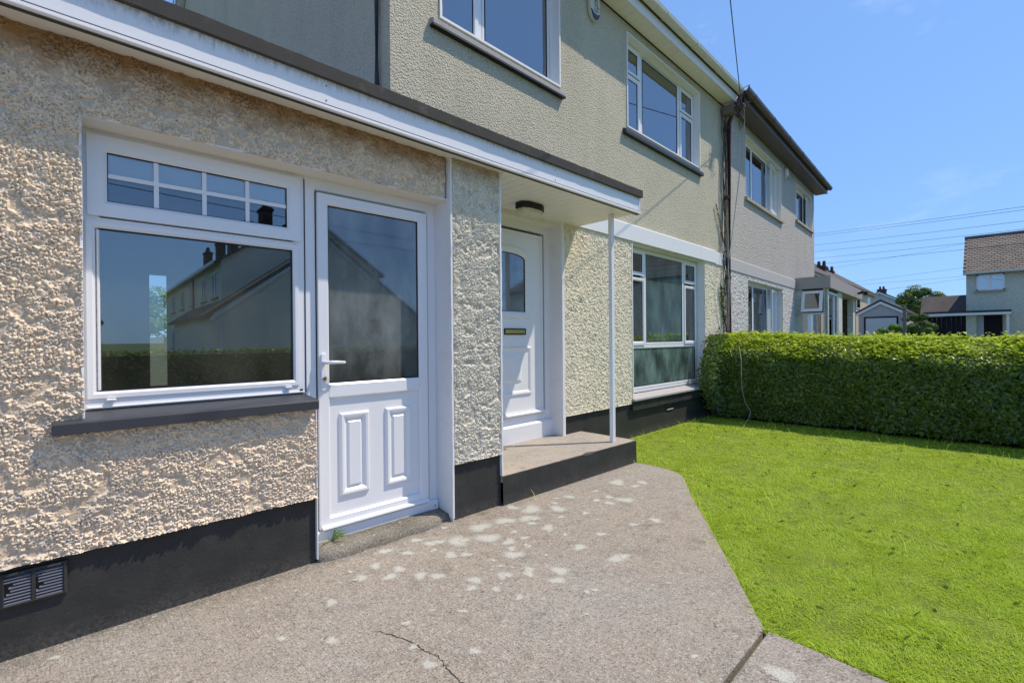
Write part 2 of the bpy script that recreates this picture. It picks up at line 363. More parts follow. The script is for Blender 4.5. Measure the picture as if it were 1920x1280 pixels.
def npmesh(name, co, faces, m, parent=None, smooth=False, kind=None, attr=None, a=0.):
    """co (n,3) in a frame turned by a; faces (f,3|4) or list of arrays"""
    co = np.asarray(co, np.float32); c, s_ = cos(a), sin(a)
    co = np.stack([co[:, 0] * c - co[:, 1] * s_, co[:, 0] * s_ + co[:, 1] * c, co[:, 2]], 1)
    co = co - np.array(base_of(parent), np.float32)
    fl = faces if isinstance(faces, list) else [faces]
    loops = np.concatenate([f.ravel() for f in fl]).astype(np.int32)
    tot = np.concatenate([np.full(len(f), f.shape[1]) for f in fl]).astype(np.int32)
    st = np.concatenate([[0], np.cumsum(tot)[:-1]]).astype(np.int32)
    me = bpy.data.meshes.new(name); me.vertices.add(len(co)); me.vertices.foreach_set('co', co.ravel().astype(np.float32))
    me.loops.add(len(loops)); me.loops.foreach_set('vertex_index', loops)
    me.polygons.add(len(tot)); me.polygons.foreach_set('loop_start', st); me.polygons.foreach_set('loop_total', tot)
    if smooth: me.polygons.foreach_set('use_smooth', np.ones(len(tot), bool))
    me.update(calc_edges=True)
    if attr:
        at = me.attributes.new(attr[0], 'FLOAT', 'POINT'); at.data.foreach_set('value', attr[1].astype(np.float32))
    me.materials.append(m); o = bpy.data.objects.new(name, me); COL.objects.link(o)
    if parent is not None: o.parent = parent
    return tag(o, kind=kind)

# numpy noises on a plane
def vnoise(x, z, f, seed):
    x = x * f; z = z * f; xi = np.floor(x).astype(np.int64); zi = np.floor(z).astype(np.int64); u = x - xi; v = z - zi
    u = u * u * (3 - 2 * u); v = v * v * (3 - 2 * v)
    def h(a, b):
        k = (a * 374761393 + b * 668265263 + seed * 974711) & 0x7fffffff; k = (k ^ (k >> 13)) * 1274126177 & 0x7fffffff
        return ((k ^ (k >> 16)) & 0xffff) / 65535.
    return (h(xi, zi) * (1 - u) + h(xi + 1, zi) * u) * (1 - v) + (h(xi, zi + 1) * (1 - u) + h(xi + 1, zi + 1) * u) * v
def blobs(x, z, cell, seed, keep=.75):
    x = x / cell; z = z / cell; xi = np.floor(x).astype(np.int64); zi = np.floor(z).astype(np.int64); out = np.zeros_like(x)
    def h(a, b, s):
        k = (a * 374761393 + b * 668265263 + s * 974711) & 0x7fffffff; k = (k ^ (k >> 13)) * 1274126177 & 0x7fffffff
        return ((k ^ (k >> 16)) & 0xffff) / 65535.
    for i in (-1, 0, 1):
        for j in (-1, 0, 1):
            a = xi + i; b = zi + j
            px = a + h(a, b, seed); pz = b + h(a, b, seed + 1); r = .42 + .5 * h(a, b, seed + 2); k = h(a, b, seed + 3) < keep
            th = h(a, b, seed + 4) * pi; dx = x - px; dz = z - pz
            ex = (dx * np.cos(th) + dz * np.sin(th)); ez = (-dx * np.sin(th) + dz * np.cos(th)) * 1.5
            d = 1 - (ex * ex + ez * ez) / (r * r)
            out = np.maximum(out, np.where(k, np.clip(d * 1.9, 0, 1) * (.5 + .5 * h(a, b, seed + 5)), 0))
    return out
def rough_wall(name, x0, x1, z0, z1, y, step, holes, amp, cell, m, parent, a, seed=1, flare=0., keep=.75, patch=.35):
    def ax(a0, a1, cuts):
        c = sorted({a0, a1, *[q for q in cuts if a0 < q < a1]}); out = [c[0]]
        for p, q in zip(c, c[1:]):
            k = max(1, int(round((q - p) / step))); out += list(p + (q - p) * np.arange(1, k + 1) / k)
        return np.array(out)
    X = ax(x0, x1, [q for h in holes for q in h[:2]]); Z = ax(z0, z1, [q for h in holes for q in h[2:]])
    gx, gz = np.meshgrid(X, Z, indexing='ij'); nx, nz = gx.shape
    jx = gx + .3 * step * (vnoise(gx, gz, 90, 7) - .5); jz = gz
    b = np.maximum(blobs(gx, gz, cell, seed, keep), .8 * blobs(gx + 3.1, gz + 1.7, cell * .62, seed + 20, keep * .9))
    lo = vnoise(gx, gz, 19, seed + 3) * .6 + vnoise(gx, gz * 1.4, 42, seed + 4) * .4
    k = np.clip((lo - patch) / .16, 0, 1) * .85 + .15
    h = b * k + .42 * (vnoise(gx, gz, 1 / cell * 1.9, seed + 9) - .25) * k + .40 * vnoise(gx, gz, 1 / cell * 3.6, seed + 5) * (.3 + k)
    d = h * amp + .0025 * (vnoise(gx, gz, 3.2, seed + 8) - .5)
    if flare: d += flare * np.clip(1 - (gz - z0) / .05, 0, 1) ** 1.5
    gy = y - d
    co = np.stack([gx, gy, gz], -1).reshape(-1, 3)
    idx = np.arange(nx * nz).reshape(nx, nz)
    cx = (gx[:-1, :-1] + gx[1:, 1:]) / 2; cz = (gz[:-1, :-1] + gz[1:, 1:]) / 2; ok = np.ones_like(cx, bool)
    for h0 in holes: ok &= ~((cx > h0[0]) & (cx < h0[1]) & (cz > h0[2]) & (cz < h0[3]))
    f = np.stack([idx[:-1, :-1], idx[1:, :-1], idx[1:, 1:], idx[:-1, 1:]], -1)[ok]
    # turn the rim inwards so that the coat has thickness
    co2 = co.copy(); n0 = len(co)
    rim = []
    for arr, kk in ((idx[0, :], ok[0, :]), (idx[-1, :], ok[-1, :]), (idx[:, 0], ok[:, 0]), (idx[:, -1], ok[:, -1])): rim.append((arr, kk))
    extra = []; base = n0
    addv = []
    for arr, kk in rim:
        la = np.arange(len(arr)) + base
        w = co[arr].copy(); w[:, 1] = y + .03; addv.append(w); base += len(arr)
        extra.append(np.stack([arr[:-1], arr[1:], la[1:], la[:-1]], -1)[kk])
    co = np.concatenate([co] + addv); hv = np.concatenate([h.ravel()] + [np.zeros(len(w)) for w in addv])
    return npmesh(name, co, np.concatenate([f] + extra), m, parent, False, None, ('h', hv), a)

def blocks(name, x0, x1, y0, y1, z0, z1, holes, m, parent, a=0.):
    """wall slab with rectangular openings cut from boxes"""
    b = B(a); xs = sorted({x0, x1, *[h[0] for h in holes], *[h[1] for h in holes]})
    for p, q in zip(xs, xs[1:]):
        c = (p + q) / 2; seg = [(z0, z1)]
        for h in holes:
            if h[0] < c < h[1]:
                new = []
                for s, e in seg:
                    if h[2] > s: new.append((s, min(h[2], e)))
                    if h[3] < e: new.append((max(h[3], s), e))
                seg = new
        for s, e in seg: b.box(p, q, y0, y1, s, e)
    bmesh.ops.remove_doubles(b.bm, verts=b.bm.verts, dist=1e-5)
    # drop faces shared by neighbouring boxes
    seen = {}
    for f in list(b.bm.faces):
        k = tuple(sorted(v.index for v in f.verts)) if False else frozenset(v for v in f.verts)
        seen.setdefault(k, []).append(f)
    dead = [f for v in seen.values() if len(v) > 1 for f in v]
    bmesh.ops.delete(b.bm, geom=dead, context='FACES_ONLY')
    return b.obj(name, m, parent)

FR = lambda y, w=.06, d=.06: [(0, y), (w - .008, y), (w, y + .01), (w, y + d), (0, y + d)]
def pane(x0, x1, z0, z1, y, parent, a, m, th=.004):
    B(a).box(x0, x1, y, y + th, z0, z1).obj('pane', m, parent)
def gasket(x0, x1, z0, z1, y, parent, a, w=.006):
    B(a).rect(x0 - .002, x1 + .002, z0 - .002, z1 + .002, [(0, y - .002), (w, y - .002), (w, y + .003), (0, y + .003)]).obj('gasket', M_DARK, parent)
def sash(x0, x1, z0, z1, y, w, parent, a, gm, m=None, proud=.014):
    """an opening or fixed light: mitred sash, gasket and pane"""
    B(a).rect(x0, x1, z0, z1, [(0, y - proud), (w - .014, y - proud), (w, y - proud + .012), (w, y + .02), (0, y + .02)]).obj('sash', m or M_WHITE, parent)
    gasket(x0 + w, x1 - w, z0 + w, z1 - w, y + .002, parent, a)
    pane(x0 + w - .003, x1 - w + .003, z0 + w - .003, z1 - w + .003, y + .006, parent, a, gm)
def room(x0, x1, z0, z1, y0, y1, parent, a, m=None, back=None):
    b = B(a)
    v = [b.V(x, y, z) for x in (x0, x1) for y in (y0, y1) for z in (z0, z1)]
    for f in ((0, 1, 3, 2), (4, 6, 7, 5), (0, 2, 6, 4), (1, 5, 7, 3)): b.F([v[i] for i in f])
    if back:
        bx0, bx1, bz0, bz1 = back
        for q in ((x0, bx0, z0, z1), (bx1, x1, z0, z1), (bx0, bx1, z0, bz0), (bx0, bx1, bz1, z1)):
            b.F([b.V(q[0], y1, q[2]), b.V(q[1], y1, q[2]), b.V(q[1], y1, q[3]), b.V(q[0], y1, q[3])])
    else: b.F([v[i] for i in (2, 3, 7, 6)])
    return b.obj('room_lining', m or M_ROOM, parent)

# ------------------------------------------------------------------ ground, road, lawn, drive
def struct(o): return tag(o, kind='structure')
struct(B().box(-1500, 1500, -1500, 1500, -.6, -.075).obj('ground', M_GROUND))
b = B(); b.box(-60, 8.2, -9.0, -7.7, -.07, -.02); b.box(19.9, 21.6, -60, 5, -.07, .0); b.box(29.2, 31, -60, 30, -.07, .0)
struct(b.obj('pavement', M_PAVE))
b = B(); b.box(-60, 60, -14.5, -9.02, -.07, -.06); b.box(21.7, 29.1, -8.98, 60, -.07, -.062)
struct(b.obj('road', M_ASPH))
b = B(); b.box(-60, 19, -9.1, -8.985, -.06, .03); b.box(21.58, 21.69, -8.9, 60, -.06, .03); b.box(29.11, 29.22, -8.9, 60, -.06, .03)
struct(b.obj('kerb', M_PAVE))
# back gardens and neighbour's front lawn read as ground; our lawn:
b = B(); poly = [(-6, 2.2), (4.40, 2.2), (4.44, 2.30), (4.44, 3.4), (8.9, 3.4), (8.9, -6.4), (2.24, -6.4), (2.262, .30), (2.275, .69), (3.72, 1.655), (4.26, 2.0)]
poly = [(2.24, -6.9), (8.9, -6.9), (8.9, 3.34), (4.30, 3.34), (4.30, 2.2), (3.70, 1.72), (2.262, .75)]
b.extr(poly, 'z', -.30, -.018); lawn = struct(b.obj('lawn', M_TURF))
b = B(); b.box(-8, 4.6, -7.2, 3.2, -.3, -.035); struct(b.obj('bare_soil', M_SOIL))
# concrete drive: two pours with an open joint between them
gapz = .0
b = B(); e = [(-6, .703), (1.2, .706), (2.276, .700), (2.9, 1.108), (3.4, 1.438), (3.726, 1.661), (4.02, 1.845), (4.20, 1.955), (4.285, 2.01), (4.35, 2.085), (4.40, 2.18), (4.425, 2.30), (4.435, 2.45), (4.43, 2.62), (4.43, 3.0), (-6, 3.3)]
b.extr(e, 'z', -.12, gapz); drv = struct(b.obj('driveway', M_CONC, bev=.006))
b = B(); e2 = [(-6, -7), (2.19, -7), (2.215, .0), (2.245, .33), (2.268, .56), (2.270, .683), (1.2, .689), (-6, .688)]
b.extr(e2, 'z', -.12, gapz - .003); struct(b.obj('driveway', M_CONC2, bev=.006))
# crack
def strip(pts, w, z, name, m, parent):
    b = B(); out = []
    P = []
    for p, q in zip(pts, pts[1:]):
        for k in range(7): t = k / 7; P.append((p[0] + (q[0] - p[0]) * t + random.uniform(-.006, .006), p[1] + (q[1] - p[1]) * t + random.uniform(-.005, .005)))
    P.append(pts[-1]); L0 = []; R0 = []
    for i, p in enumerate(P):
        q = P[min(i + 1, len(P) - 1)]; r = P[max(i - 1, 0)]; d = Vector((q[0] - r[0], q[1] - r[1])).normalized(); ww = w * random.uniform(.4, 1.4) * min(1, i / 5 + .15)
        L0.append(b.V(p[0] - d.y * ww, p[1] + d.x * ww, z)); R0.append(b.V(p[0] + d.y * ww, p[1] - d.x * ww, z))
    for i in range(len(P) - 1): b.F([L0[i], L0[i + 1], R0[i + 1], R0[i]])
    return b.obj(name, m, parent)
strip([(1.08, 1.93), (1.109, 1.859), (1.148, 1.738), (1.152, 1.678), (1.158, 1.622), (1.173, 1.578), (1.15, 1.497), (1.142, 1.391), (1.16, 1.2), (1.14, .95), (1.15, .71)], .0022, .0012, 'crack', M_CRACK, drv)
# lichen patches
LI = [(2.04, 2.0, 0.054), (2.42, 1.53, 0.055), (2.07, 1.68, 0.05), (1.98, 1.62, 0.04), (1.51, 2.19, 0.037), (1.57, 2.12, 0.037), (1.39, 2.3, 0.037), (1.28, 2.4, 0.035), (1.62, 2.48, 0.035), (1.78, 2.27, 0.042), (1.82, 1.87, 0.037), (1.68, 1.94, 0.037), (2.1, 2.29, 0.075), (2.18, 2.46, 0.073), (2.38, 2.42, 0.067), (2.53, 2.33, 0.068), (2.82, 2.3, 0.064), (2.68, 2.44, 0.081), (2.61, 2.57, 0.048), (2.49, 2.12, 0.05), (3.1, 2.41, 0.042), (3.31, 2.17, 0.042), (3.19, 2.09, 0.041), (3.34, 2.04, 0.067), (3.7, 2.34, 0.08), (3.71, 2.17, 0.041), (3.85, 2.18, 0.052), (3.11, 1.66, 0.045), (3.48, 1.7, 0.045), (3.26, 1.59, 0.038), (1.93, 2.39, 0.068), (1.8, 2.49, 0.044), (1.76, 2.6, 0.035), (1.54, 2.6, 0.04), (1.4, 2.47, 0.034), (1.47, 2.34, 0.036), (1.85, 2.47, 0.034), (2.15, 2.15, 0.044), (2.26, 2.12, 0.028), (2.39, 1.78, 0.045), (2.44, 0.94, 0.037), (3.2, 1.48, 0.036), (2.0, 0.56, 0.05), (0.09, 2.7, 0.018), (0.92, 1.99, 0.027), (1.21, 1.87, 0.019), (1.99, 1.44, 0.016), (1.88, 0.84, 0.015), (1.72, 1.65, 0.023)]
LI += [(random.gauss(2.5, .8), random.gauss(2.0, .35), random.uniform(.012, .035)) for _ in range(45)]
LI += [(random.uniform(-.5, 2.2), random.uniform(.7, 2.6), random.uniform(.006, .018)) for _ in range(30)]
vs = []; fs = []; ee = []
for i, (x, y, r) in enumerate(LI):
    if y > 2.70 or x > 3.9 or (x > 2.3 and y < 1.05 + (x - 2.3) * .7): continue
    k0 = len(vs); r *= 1.18; zz = .0008 + .000012 * i; vs.append((x, y, zz)); ee.append(1.)
    w1 = random.uniform(0, 6); w2 = random.uniform(0, 6)
    for k in range(20):
        rr = r * (1.05 + .22 * sin(2 * k * pi / 10 + w1) + .16 * sin(3 * k * pi / 10 + w2) + random.uniform(-.08, .08)); vs.append((x + rr * cos(k * pi / 10), y + rr * sin(k * pi / 10), zz)); ee.append(0.)
    fs += [(k0, k0 + 1 + k, k0 + 1 + (k + 1) % 20) for k in range(20)]
tag(npmesh('lichen', vs, np.array(fs), M_LICH, drv, False, 'stuff', ('e', np.array(ee))), kind='stuff')

# ------------------------------------------------------------------ our house
H = thing('semi_detached_house', (3, 3.3, 0), 'cream pebbledashed house in the foreground with white doors, porch canopy and black painted base', 'house')
a = AE
WY = 2.80
# extension front wall: roughcast coat with the opening for window and door
EXT_HOLE = (.09, 2.03, .0, 2.262)
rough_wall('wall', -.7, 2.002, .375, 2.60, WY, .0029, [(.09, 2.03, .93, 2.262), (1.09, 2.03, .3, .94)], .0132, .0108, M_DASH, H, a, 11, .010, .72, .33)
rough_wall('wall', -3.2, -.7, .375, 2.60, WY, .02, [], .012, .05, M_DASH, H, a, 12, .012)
blocks('wall_core', -3.2, 2.5, WY + .022, WY + .2, 0.0, 2.62, [(.09, 2.03, .0, 2.262)], M_CREAMR, H, a)
blocks('plinth', -3.2, 1.088, WY + .012, WY + .02, -.1, .385, [], M_BLACK, H, a)
# reveals
B(a).box(.088, 2.03, WY - .004, 2.957, 2.2585, 2.2675).obj('window_head', M_CREAMR, H)
B(a).box(.0865, .092, WY - .004, 2.955, .93, 2.268).obj('reveal', M_WPAINT, H)
b = B(a); b.box(2.022, 2.032, 2.76, 2.985, .0, 2.262); b.obj('reveal', M_WPAINT, H)
B(a).box(1.084, 1.090, WY - .012, 2.955, .02, .915).obj('reveal', M_WPAINT, H)
# pier
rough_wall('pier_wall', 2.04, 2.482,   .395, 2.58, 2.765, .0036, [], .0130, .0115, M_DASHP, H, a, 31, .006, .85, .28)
B(a).box(2.035, 2.487, 2.777, 3.35, .395, 2.6).obj('pier_core', M_CREAMR, H)
B(a).box(2.037, 2.486, 2.772, 2.80, -.1, .40).obj('plinth', M_BLACK, H)
def bead(x, y0, y1, z0, z1, nm='corner_bead', hw=.0075):
    b = B(a); k = 46; ls = []
    for i in range(k + 1):
        z = z0 + (z1 - z0) * i / k; j = random.uniform(-.002, .002)
        ls.append([b.V(x - hw + j, y0 + random.uniform(-.0015, .0015), z), b.V(x + hw + j, y0 + random.uniform(-.0015, .0015), z), b.V(x + hw, y1, z), b.V(x - hw, y1, z)])
    for p, q in zip(ls, ls[1:]):
        for t in range(4): b.F([p[t], p[(t + 1) % 4], q[(t + 1) % 4], q[t]])
    b.F(ls[0][::-1]); b.F(ls[-1]); return b.obj(nm, M_WPAINT, H)
bead(2.026, 2.752, 2.80, .02, 2.56); bead(2.487, 2.748, 2.80, .235, 2.55)
B(a).box(2.478, 2.496, 2.79, 3.40, .225, 2.55).obj('reveal', M_WPAINT, H)
bead(.086, WY - .008, WY + .03, .93, 2.262, hw=.0035)

# --- ground floor window (left) ---
FY = 2.952
b = B(a); b.rect(.098, 1.086, .965, 2.258, FR(FY)); b.box(.15, 1.04, FY, FY + .06, 1.81, 1.855)
win = b.obj('window', M_WHITE, H, label='white window with small barred top light beside the half glazed door')
sash(.112, 1.062, 1.862, 2.236, FY, .072, win, a, M_GLASSB, proud=.016)
for x in (.372, .577, .782): B(a).box(x - .010, x + .010, FY + .0005, FY + .0055, 1.934, 2.164).obj('glazing_bar', M_WHITE, win)
B(a).box(.184, .99, FY + .0003, FY + .0052, 2.046, 2.066).obj('glazing_bar', M_WHITE, win)
B(a).box(.17, 1.0, FY + .014, FY + .017, 2.068, 2.20).obj('blind', M_BLIND_SKY, win)
sash(.106, 1.05, 1.015, 1.838, FY, .034, win, a, M_GLASS, proud=.008)
B(a).box(.104, 1.076, FY - .012, FY, .970, .978).obj('drip_rail', M_WHITE, win, bev=.002)
for x in (.19, .985): B(a).box(x - .018, x + .018, FY - .022, FY, 1.0, 1.012).obj('drain_cap', M_WHITE, win, bev=.003)
B(a).box(1.055, 1.07, FY - .006, FY + .01, .968, .990).obj('end_cap', M_DARK, win)
b = B(a); b.extr([(2.738, .889), (2.738, .936), (2.745, .942), (2.96, .962), (2.96, .889)], 'x', -.013, 1.083)
b.obj('sill', M_SILL, win, bev=.003)
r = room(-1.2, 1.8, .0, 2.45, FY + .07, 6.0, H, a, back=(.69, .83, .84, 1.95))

# --- half glazed door ---
b = B(a); b.rect(1.088, 2.021, .052, 2.258, FR(FY, .070)); fr = b.obj('side_door', M_WHITE, H, label='white half glazed side door with lever handle')
B(a).box(1.086, 1.092, FY - .003, FY + .002, .97, 2.24).obj('joint', M_DARK, fr)
SY = FY - .006
b = B(a); x0, x1, z0, z1 = 1.158, 1.932, .128, 2.172
pr = [(0, SY - .02), (.058, SY - .02), (.066, SY - .012), (.066, SY + .03), (0, SY + .03)]
b.rect(x0, x1, z0, z1, pr)
b.extr([(SY - .02, .93), (SY - .02, 1.002), (SY - .012, 1.012), (SY + .03, 1.012), (SY + .03, .922), (SY - .012, .922)], 'x', x0 + .062, x1 - .062)
leaf = b.obj('door_leaf', M_WHITE, fr)
B(a).rect(1.1515, 1.9375, .1225, 2.1775, [(0, FY - .0015), (.006, FY - .0015), (.006, FY + .002), (0, FY + .002)]).obj('door_gap', M_DARK, fr)
gasket(1.226, 1.864, 1.014, 2.104, SY - .004, fr, a)
pane(1.222, 1.868, 1.010, 2.108, SY, fr, a, M_GLASSD)
B(a).box(1.222, 1.868, SY + .0, SY + .02, .19, .925).obj('door_panel', M_WHITE, fr)
for q0, q1 in ((1.288, 1.487), (1.604, 1.802)):
    z0, z1 = .302, .822; y = SY
    B(a).rect(q0, q1, z0, z1, [(0, y), (.004, y - .012), (.012, y - .017), (.026, y - .015), (.036, y - .006), (.044, y)]).obj('panel_moulding', M_WHITE, fr)
    bb = B(a); bb.rect(q0 + .052, q1 - .052, z0 + .052, z1 - .052, [(0, y), (.012, y - .010), (.012, y)]); bb.box(q0 + .063, q1 - .063, y - .010, y + .001, z0 + .063, z1 - .063)
    bb.obj('raised_panel', M_WHITE, fr)
b = B(a); b.extr([(SY - .02, .150), (SY - .045, .142), (SY - .047, .132), (SY - .02, .130)], 'x', 1.165, 1.925); b.obj('weather_bar', M_WHITE, fr)
b = B(a); b.extr([(FY - .03, .052), (FY - .03, .112), (FY - .02, .120), (FY, .120), (FY, .052)], 'x', 1.10, 2.01); b.obj('threshold', M_WHITE, fr)
# screw caps
for x in (1.12, 1.985): B(a).box(x - .004, x + .004, FY - .033, FY - .029, .078, .086).obj('screw_hole', M_DARK, fr)
# lever handle with long plate
b = B(a); pl = []
for k in range(24):
    t = 2 * pi * k / 24; pl.append((1.182 + .016 * cos(t), 1.085 + (.098 if sin(t) > 0 else -.098) + .017 * sin(t)))
b.extr(pl, 'y', SY - .034, SY - .02); hd = b.obj('handle', M_WHITE, fr, bev=.004, smooth=False)
b = B(a); b.tube([(1.182, SY - .03, 1.142), (1.182, SY - .062, 1.142), (1.192, SY - .074, 1.143), (1.215, SY - .078, 1.144), (1.26, SY - .076, 1.143), (1.295, SY - .072, 1.141), (1.302, SY - .071, 1.141)], [.012, .011, .0115, .011, .0105, .0095, .006], 10).obj('lever', M_WHITE, fr, smooth=True)
b = B(a); b.tube([(1.184, SY - .02, 1.045), (1.184, SY - .047, 1.045)], .011, 10); b.box(1.181, 1.187, SY - .062, SY - .046, 1.036, 1.058); b.obj('key_cylinder', M_BRASS, fr)
room(1.82, 2.0, .05, 2.4, FY + .08, 3.2, H, a) if False else None
# old concrete threshold below the door
b = B(a); P = []
for k in range(15):
    x = 1.092 + (2.026 - 1.092) * k / 14; f = 2.752 + .010 * sin(k * 1.7) + (.045 if k > 12 else 0) + (.03 if k < 1 else 0); t = .048 + .004 * sin(k * 2.3); 
    if k > 12: t = .042
    P.append([b.V(x, f, -.005), b.V(x, f + .006, t * .55), b.V(x, f + .028, t), b.V(x, 2.97, .062), b.V(x, 2.97, -.005)])
for p, q in zip(P, P[1:]):
    for j in range(4): b.F([p[j], q[j], q[j + 1], p[j + 1]])
b.F(P[0]); b.F(P[-1][::-1]); b.obj('door_step', M_STEPD, H, smooth=True)

# --- air brick in the plinth ---
b = B(a); b.rect(-.17, .030, .212, .352, [(0, WY + .012), (0, WY - .004), (.010, WY - .008), (.014, WY - .002), (.014, WY + .012)]); b.box(-.078, -.066, WY - .006, WY + .012, .222, .342)
ab = b.obj('air_vent', M_BLACK, H)
B(a).box(-.17, .030, WY + .006, WY + .0115, .212, .352).obj('vent_back', M_DARK, ab)
M_SLAT = paint('vent_slat', (.15, .15, .17), .4, .6, (.03, .03, .03), scale=30)
for i in range(9):
    z = .226 + i * .0125
    for u0, u1 in ((-.158, -.079), (-.065, .017)):
        c0 = random.uniform(0, .35) if i in (3, 4, 5, 6) else 0
        b = B(a); b.extr([(WY + .004, z), (WY - .004, z + .0), (WY - .003, z + .0035), (WY + .006, z + .008)], 'x', u0 + (u1 - u0) * c0, u1); b.obj('slat', M_SLAT, ab)

# --- flat roof of the extension and porch canopy (falls slightly to the right) ---
SH = -.0105
b = B(a, SH)
b.extr([(2.640, 2.585), (2.640, 2.735), (2.66, 2.735), (2.66, 2.562), (2.652, 2.562), (2.652, 2.585)], 'x', -3.2, 4.255)
fas = b.obj('fascia', M_FASC, H)
b = B(a, SH); b.extr([(2.662, 2.558), (2.630, 2.556), (2.622, 2.562), (2.622, 2.570), (2.630, 2.5755), (2.648, 2.5745), (2.648, 2.580), (2.637, 2.582), (2.637, 2.585), (2.662, 2.585)], 'x', -3.2, 4.262)
b.obj('fascia_trim', M_WHITE, H); B(a, SH).box(-3.2, 4.255, 2.6375, 2.641, 2.5865, 2.590).obj('shadow_gap', M_FELT, H); B(a, SH).box(-3.2, 4.25, 2.640, 2.6545, 2.5495, 2.5545).obj('grimy_edge', M_FELT, H)
b = B(a, SH); b.box(4.256, 4.275, 2.636, 2.70, 2.556, 2.735); b.obj('fascia_end_cap', M_WHITE, H, bev=.002)
b = B(a, SH); b.box(4.255, 4.27, 2.70, 3.51, 2.575, 2.735); b.obj('fascia', M_WHITE, H)
for x in (1.1, 3.0):
    for z in (2.61, 2.69): B(a, SH).tube([(x, 2.641, z), (x, 2.6375, z)], .004, 6).obj('nail_head', M_DARK, H)
b = B(a, SH); k = 90; L1 = []
for i in range(k + 1):
    x = -3.2 + (4.285 + 3.2) * i / k; j = random.uniform(-.0015, .0015); jj = random.uniform(-.002, .002)
    L1.append([b.V(x, 2.612 + j, 2.722 + jj * .5), b.V(x, 2.612 + j, 2.792 + jj), b.V(x, 2.70, 2.80), b.V(x, 2.70, 2.722)])
for p, q in zip(L1, L1[1:]):
    for t in range(4): b.F([p[t], p[(t + 1) % 4], q[(t + 1) % 4], q[t]])
b.F(L1[0][::-1]); b.F(L1[-1]); b.obj('roof_kerb', M_FELT, H)
b = B(a, SH); b.box(-3.2, 4.255, 2.66, 3.62, 2.69, 2.74); b.box(-3.2, 2.0, 3.6, 8, 2.69, 2.74); b.obj('flat_roof', M_FELT, H)
# soffit boards: narrow strip along the wall, then the canopy boards
x = -3.2
B(a, SH).box(-3.2, 2.49, 2.655, WY + .03, 2.575, 2.585).obj('soffit_board', M_SOFF, H)
x = 2.50
while x < 4.24:
    x2 = min(x + .1, 4.255)
    B(a, SH).box(x + .0018, x2 - .0018, 2.655, 3.66 - .02, 2.575, 2.583).obj('soffit_board', M_SOFF, H); x = x2
B(a, SH).box(2.49, 4.25, 2.66, 3.6, 2.586, 2.59).obj('canopy_deck', M_SOFF, H)
# porch platform
b = B(a); top = .225; n_ = 40
fr_ = []
for i in range(n_ + 1):
    x = 2.488 + (4.345 - 2.488) * i / n_; ch = random.uniform(-.003, .003)
    if 3.45 < x < 3.68: ch += .018 * (1 - abs(x - 3.565) / .115)
    fr_.append((x, 2.748 + ch, ch))
bot = [b.V(x, 2.742, -.1) for x, y, c in fr_]; tp = [b.V(x, 2.748, top - .004 - max(0, c) * .9) for x, y, c in fr_]; tp2 = [b.V(x, y + .006 + max(0, c), top) for x, y, c in fr_]
for i in range(n_): b.F([bot[i], bot[i + 1], tp[i + 1], tp[i]])
for i in range(n_): b.F([tp[i], tp[i + 1], tp2[i + 1], tp2[i]])
bk = [b.V(4.345, 3.55, -.1), b.V(4.345, 3.55, top - .003)]
b.F([bot[-1], bk[0], bk[1], tp[-1]])
pf = b.obj('porch_riser', M_BLACK, H)
b = B(a); b.extr([(x, y + .004 + max(0, c)) for x, y, c in fr_] + [(4.343, 3.56), (2.488, 3.66)], 'z', top - .05, top + .001); b.obj('porch_floor', M_STEP, H)
# canopy post
b = B(a); b.box(4.085, 4.133, 2.852, 2.892, top, 2.575 - .0105 * 4.1); b.obj('canopy_post', M_WHITE, H, bev=.003)
# porch ceiling lamp
lampr = thing('bulkhead_lamp', (3.40, 3.10, 2.51), 'black and cream hexagonal lamp fixed under the porch canopy', 'lamp')
lx, ly = 3.375, 3.06
def hexa(cx, cy, rx, ry): return [(cx - rx, cy - ry * .55), (cx - rx * .55, cy - ry), (cx + rx * .55, cy - ry), (cx + rx, cy - ry * .55), (cx + rx, cy + ry * .55), (cx + rx * .55, cy + ry), (cx - rx * .55, cy + ry), (cx - rx, cy + ry * .55)]
B(0).extr(hexa(lx, ly, .15, .085), 'z', 2.482, 2.535).obj('lamp_base', M_DARK, lampr, bev=.004)
b = B(0); hh = hexa(lx, ly, .14, .076); h2 = hexa(lx, ly, .10, .05)
A = [b.V(x, y, 2.481) for x, y in hh]; C_ = [b.V(x, y, 2.448) for x, y in hh]; D_ = [b.V(x, y, 2.432) for x, y in h2]
for i in range(8): b.F([A[i], A[(i + 1) % 8], C_[(i + 1) % 8], C_[i]]); b.F([C_[i], C_[(i + 1) % 8], D_[(i + 1) % 8], D_[i]])
b.F(D_); b.F(A); b.obj('lamp_lens', M_LENS, lampr)

# --- two-storey block ---
a = 0.
MY = 3.287; XE = 8.74
W1 = (2.52, 4.115, 3.99, 5.20); W2 = (5.50, 7.69, 3.99, 5.20); W3 = (5.57, 7.83, .49, 2.52); DO = (2.6, 4.14, .2, 2.60)
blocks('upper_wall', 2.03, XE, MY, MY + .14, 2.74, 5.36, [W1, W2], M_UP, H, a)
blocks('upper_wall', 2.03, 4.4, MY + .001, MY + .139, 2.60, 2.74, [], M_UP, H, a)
blocks('wall_core', 2.03, XE - .01, MY + .02, MY + .16, -.1, 2.56, [W3, (2.6, 4.14, -.2, 2.7)], M_CREAMR, H, a)
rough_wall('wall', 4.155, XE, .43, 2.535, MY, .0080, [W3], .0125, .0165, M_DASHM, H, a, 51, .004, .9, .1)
B(a).box(4.12, XE, MY + .012, MY + .03, -.1, .445).obj('plinth', M_BLACK, H)
B(a).box(4.15, 5.56, MY + .006, MY + .012, .38, .44).obj('plinth', M_BLACK, H)
